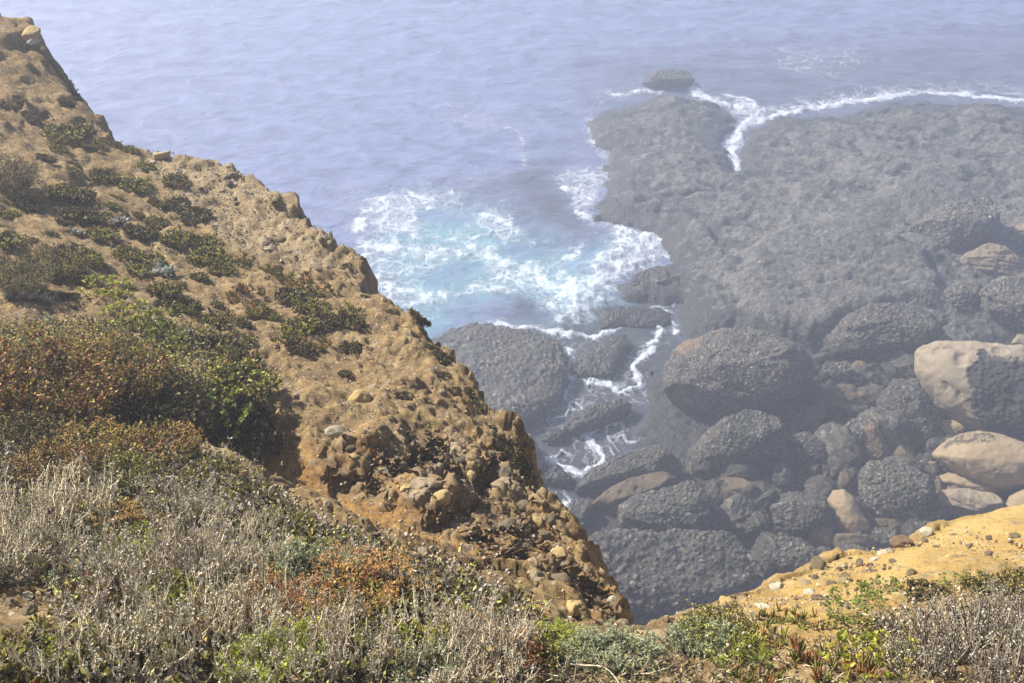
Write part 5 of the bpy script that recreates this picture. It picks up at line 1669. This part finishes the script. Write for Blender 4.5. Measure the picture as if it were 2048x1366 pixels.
for x, y, s in [(60, 1080, 1.1), (150, 1060, 1.1), (340, 1060, 1.0), (100, 1150, .9), (280, 1180, 1.1), (240, 1290, 1.0), (420, 1200, 1.0), (420, 1290, 1.0), (470, 1130, .8),
                (660, 1150, .7), (500, 1300, .9), (720, 1360, .9), (860, 1310, .8), (330, 1350, 1.0), (200, 1370, .9), (900, 1250, .6),
                (440, 1040, .7), (530, 1060, .6), (0, 1140, .9), (90, 1340, .6), (560, 1370, .9), (900, 1375, .8), (1000, 1380, .5), (390, 1100, .9), (60, 980, .7), (300, 990, .7)]:
    PL('grey', x, y, rs(x, y, s) * .78, 'grey dry twig shrub in the dense thicket at lower left', 'grey twig shrubs of the lower left thicket', sink=.02)
for x, y, s, lab in [(620, 1190, .8, 'pale green feathery plant in the middle of the thicket'), (680, 1170, .7, 'yellow-white feathery plant at the right of the pale green one'), (560, 1170, .7, 'grey-green feathery plant left of the pale green one'),
                     (760, 1150, .6, 'frosty plant near the rim of the thicket'), (830, 1160, .5, 'frosty plant at the end of the rim by the flower stalks')]:
    PL('sage', x, y, rs(x, y, s) * 1.15, lab)
for x, y, s, lab in [(580, 1350, .7, 'glowing lime plant at the bottom edge'), (725, 1285, .6, 'lime plant amid the orange seed heads'), (840, 1275, .5, 'small lime tuft right of the orange seed heads'), (500, 1190, .6, 'lime green sprigs with red tips in the thicket'), (150, 1325, .5, 'lime tuft at lower left beside the bare patch'),
                     (470, 1175, .6, 'green sprigs with orange tips in the thicket'), (660, 1250, .55, 'dull lime tuft left of the seed heads')]:
    PL('lime', x, y, rs(x, y, s) * 1.15, lab)
for x, y, s, lab in [(760, 1235, .9, 'largest patch of orange seed heads in the thicket'), (700, 1215, .8, 'orange seed heads left of the largest patch'), (820, 1220, .7, 'rusty seed heads right of the largest patch'), (400, 950, .7, 'brown seed heads at the back of the thicket'), (180, 960, .8, 'tan seed heads under the green shrub at left'), (640, 1290, .6, 'faded seed heads near the bottom lime plant')]:
    PL('heads', x, y, rs(x, y, s) * 1.15, lab)
for x, y, s, lab in [(300, 1330, .5, 'lime tuft at the bottom left, below the tall grey twigs'), (420, 1235, .45, 'small lime tuft in the middle of the grey twigs'), (900, 1260, .45, 'lime tuft left of the curled green leaves'), (640, 1110, .6, 'lime tuft on the rim over the orange soil'), (530, 1300, .45, 'lime tuft just above the glowing lime plant'), (760, 1340, .5, 'lime tuft at the bottom edge under the seed heads')]:
    PL('lime', x, y, rs(x, y, s) * 1.2, lab)
mixr = random.Random(8)
MIXL = {'grey': 'small grey twig shrub in the lower left thicket', 'olive': 'olive-green leafy mat low among the twigs of the lower left thicket', 'lime': 'yellow-green feathery tuft among the twigs of the lower left thicket', 'sage': 'grey-green feathery tuft among the twigs of the lower left thicket',
        'heads': 'tuft of brown seed heads among the twigs of the lower left thicket', 'ice': 'orange-tipped ice plant low in the lower left thicket', 'obuck': 'olive wiry low shrub in the lower left thicket', 'yleaf': 'yellowing leafy sprig in the lower left thicket', 'mat': 'dark withered mat between the grey twig shrubs', 'dbuck': 'blackish wiry shrub between the grey twig shrubs'}
for k in range(125):
    x = mixr.uniform(-20, 1050)
    y = mixr.uniform(float(rim(x)) + 18, 1375)
    if x < 130 and 1170 < y < 1300:
        continue
    kind = mixr.choice(['olive', 'lime', 'sage', 'sage', 'sage', 'heads', 'heads', 'ice', 'lime', 'yleaf', 'mat', 'mat', 'grey', 'grey', 'grey'])
    PL(kind, x, y, rs(x, y, {'grey': .55, 'obuck': .42, 'dbuck': .36, 'mat': .9, 'ice': .9, 'olive': .95, 'yleaf': .6}.get(kind, .62)) * mixr.uniform(.7, 1.15), MIXL[kind], 'small mixed plants of the lower left thicket')
for x, y, s, lab in [(430, 965, .42, 'low green shrub at the back rim of the thicket'), (500, 1010, .36, 'olive shrub on the rim over the orange soil'), (250, 965, .45, 'green-brown low shrub behind the grey twigs'), (560, 1080, .45, 'small olive shrub on the sloping rim')]:
    PL('obuck', x, y, s * .7, lab, sink=.02)
for x, y, s in [(790, 1120, 1.0), (820, 1125, 1.0), (850, 1135, .95), (755, 1105, .9), (880, 1150, .9), (910, 1165, .8), (995, 1190, 1.1), (1010, 1195, .8), (600, 1040, .9), (560, 1020, .9), (640, 1060, .9), (690, 1085, .8), (500, 970, .9)]:
    PL('stalk', x, y, s * .75, 'thin dry flower stalks with white button heads along the thicket rim', 'dry flower stalks along the rim')
for x, y, s in [(1770, 1300, .7), (1800, 1250, .7), (1690, 1310, .5), (1650, 1290, .4), (1420, 1270, .6), (1470, 1330, .6)]:
    PL('stalk', x, y, s, 'single dry flower stalks rising among the right-hand plants', 'dry flower stalks on the right side')
for x, y, s in [(1100, 1340, .8), (1050, 1300, .8), (1150, 1290, .8), (1200, 1360, .8), (1320, 1350, .7), (1350, 1330, .6), (1560, 1330, .6), (1600, 1310, .6), (1020, 1330, .8), (1080, 1370, .8), (1280, 1290, .5), (1440, 1360, .6), (1720, 1230, .6), (100, 1280, .7), (40, 1300, .7), (880, 1200, .6), (980, 1205, .6), (1040, 1225, .6)]:
    PL('twig', x, y, s, 'bleached fallen twig lying on the bare ground', 'fallen twigs on bare ground', tilt=1.0)

# undergrowth: countless short stems, litter and small leaves between the named plants
THICK = [(-60, 900), (380, 900), (480, 935), (600, 1020), (700, 1070), (800, 1112), (1020, 1188), (1090, 1240), (1000, 1420), (150, 1420), (130, 1270), (90, 1170), (-60, 1170)]
SLOPE = [(-60, 660), (230, 640), (420, 660), (520, 730), (545, 820), (420, 880), (-60, 900)]
LOW = [(1050, 1260), (1300, 1285), (1500, 1260), (1640, 1290), (1850, 1200), (2110, 1150), (2110, 1420), (1000, 1420)]


def undergrowth(P, r, h, leafmat, nm, label, ll=.019):
    n = len(P)
    t = np.linspace(0, 1, 4)[None, :, None]
    d = r.normal(size=(n, 3)) * .55 + np.array([0, 0, 1.])
    L = h * r.uniform(.4, 1.1, n)
    Q = P[:, None] + d[:, None] * (L[:, None, None] * t) + np.cumsum(r.normal(size=(n, 4, 3)) * .004, 1)
    V, F = tubes(Q, np.linspace(.0018, .0007, 4)[None] * r.uniform(.6, 1.3, (n, 1)))
    tp, td = tips(Q)
    lv, lf, la = leafset(r, np.vstack([tp, Q[:, 2], Q[:, 1]]), np.vstack([td, td, td]), 3, ll, ll * .5, 1.0)
    me = make_mesh(nm, np.vstack([V, lv]), [F, lf + len(V)], None, {'rnd': np.concatenate([np.repeat(r.random(n), 12), la])})
    me.materials.append(S_GREY)
    me.materials.append(leafmat)
    mi = np.concatenate([np.zeros(len(F)), np.ones(len(lf))]).astype(np.int32)
    me.polygons.foreach_set('material_index', mi)
    tag(link(nm, me), label, None, kind='stuff')


r_ = np.random.default_rng(71)
undergrowth(scatter_px(THICK, 2600, 11), r_, .045, L_OLIVE, 'thicket_undergrowth', 'short stems and leaf litter under the lower left thicket')
undergrowth(scatter_px(THICK, 3600, 15), r_, .05, L_GREY, 'pale_undergrowth', 'pale dry sprigs and litter under the lower left thicket', .014)
undergrowth(scatter_px(THICK, 2200, 12), r_, .07, L_DARK, 'dry_undergrowth', 'short dry stems filling the lower left thicket')
undergrowth(scatter_px(SLOPE, 4500, 13), r_, .05, L_OLIVE, 'slope_undergrowth', 'small plants and stems between the shrubs of the left slope')
undergrowth(scatter_px(LOW, 1500, 14), r_, .035, L_DARK, 'sparse_undergrowth', 'sparse sprigs and litter on the right-hand bare ground', .010)
print('plants', pcount)

# labels that tell the grouped plants apart by the landmark they grow next to
LAND = [('the bare stony patch', 60, 1220), ('the largest orange seed heads', 760, 1235), ('the broad russet dome shrub', 110, 800), ('the glowing lime plant', 580, 1350), ('the hanging leafy mat', 450, 830),
        ('the brightest chalky rosette', 60, 600), ('the orange-topped skyline stone', 65, 80), ('the round tan notch stone', 325, 314), ('the pale green rosette', 338, 548), ('the bluish rosette', 240, 448),
        ('the charcoal twig shrub', 15, 375), ('the lichen-covered cobble', 880, 1000), ('the round yellow stone', 720, 800), ('the frosty sage mound', 1240, 1320), ('the arc of green plants', 1740, 1210),
        ('the black-hollowed sage mound', 1400, 1300), ('the broad central leaves', 965, 1300), ('the black skyline tuft', 805, 612), ('the russet low shrub', 330, 925)]
WORD = {'grey': 'grey twig shrub', 'mat': 'dark mat plant', 'olive': 'olive mat plant', 'lime': 'yellow-green feathery tuft', 'sage': 'grey-green feathery tuft', 'heads': 'brown seed-head tuft', 'ice': 'reddish ice plant',
        'obuck': 'olive wiry shrub', 'dbuck': 'blackish wiry shrub', 'yleaf': 'yellowing leafy sprig', 'stalk': 'dry flower stalk cluster', 'twig': 'bleached fallen twig'}
SIZE = {'tiny tufts of the bare upper slope': 'tiny ', 'crusty tufts along the rim': 'crusty '}
ORD = ['nearest', 'second nearest', 'third nearest', 'fourth nearest', 'fifth nearest', 'sixth nearest', 'seventh nearest', 'eighth nearest', 'ninth nearest', 'tenth nearest']
buck_ = {}
for e, kind, x, y, grp in NAMED:
    nm, lx, ly = min(LAND, key=lambda t: (t[1] - x) ** 2 + (t[2] - y) ** 2)
    dx, dy = x - lx, y - ly
    rel = ('right of' if dx > 0 else 'left of') if abs(dx) > abs(dy) else ('below' if dy > 0 else 'above')
    buck_.setdefault((SIZE.get(grp, '') + WORD[kind], rel, nm), []).append((dx * dx + dy * dy, id(e), e))
for (w, rel, nm), L_ in buck_.items():
    L_.sort(key=lambda t: t[:2])
    for i, (_, _, e) in enumerate(L_):
        e['label'] = w + ' ' + rel + ' ' + nm + ((', ' + ORD[min(i, 9)] + ' there') if len(L_) > 1 else '')
# ------------------------------------------------------------------ haze
HZ = 0.0083
def haze():
    m = bpy.data.materials.new('sea_haze')
    m.use_nodes = True
    nt = m.node_tree
    nt.nodes.remove(nt.nodes['Principled BSDF'])
    v = nt.nodes.new('ShaderNodeVolumePrincipled')
    v.inputs['Color'].default_value = (0.75, 0.83, 1.0, 1)
    v.inputs['Density'].default_value = HZ
    v.inputs['Anisotropy'].default_value = 0.45
    nt.links.new(v.outputs[0], nt.nodes['Material Output'].inputs['Volume'])
    a, b = np.array([-520., -520., -3.0]), np.array([520., 520., 27.0])
    V = [[(a, b)[i][0], (a, b)[j][1], (a, b)[k][2]] for i in (0, 1) for j in (0, 1) for k in (0, 1)]
    F = [(0, 1, 3, 2), (4, 6, 7, 5), (0, 4, 5, 1), (2, 3, 7, 6), (0, 2, 6, 4), (1, 5, 7, 3)]
    o = link('haze', make_mesh('haze', V, np.array(F), m, smooth=False))
    tag(o, 'sea mist thickening over the water', None, kind='stuff')
haze()
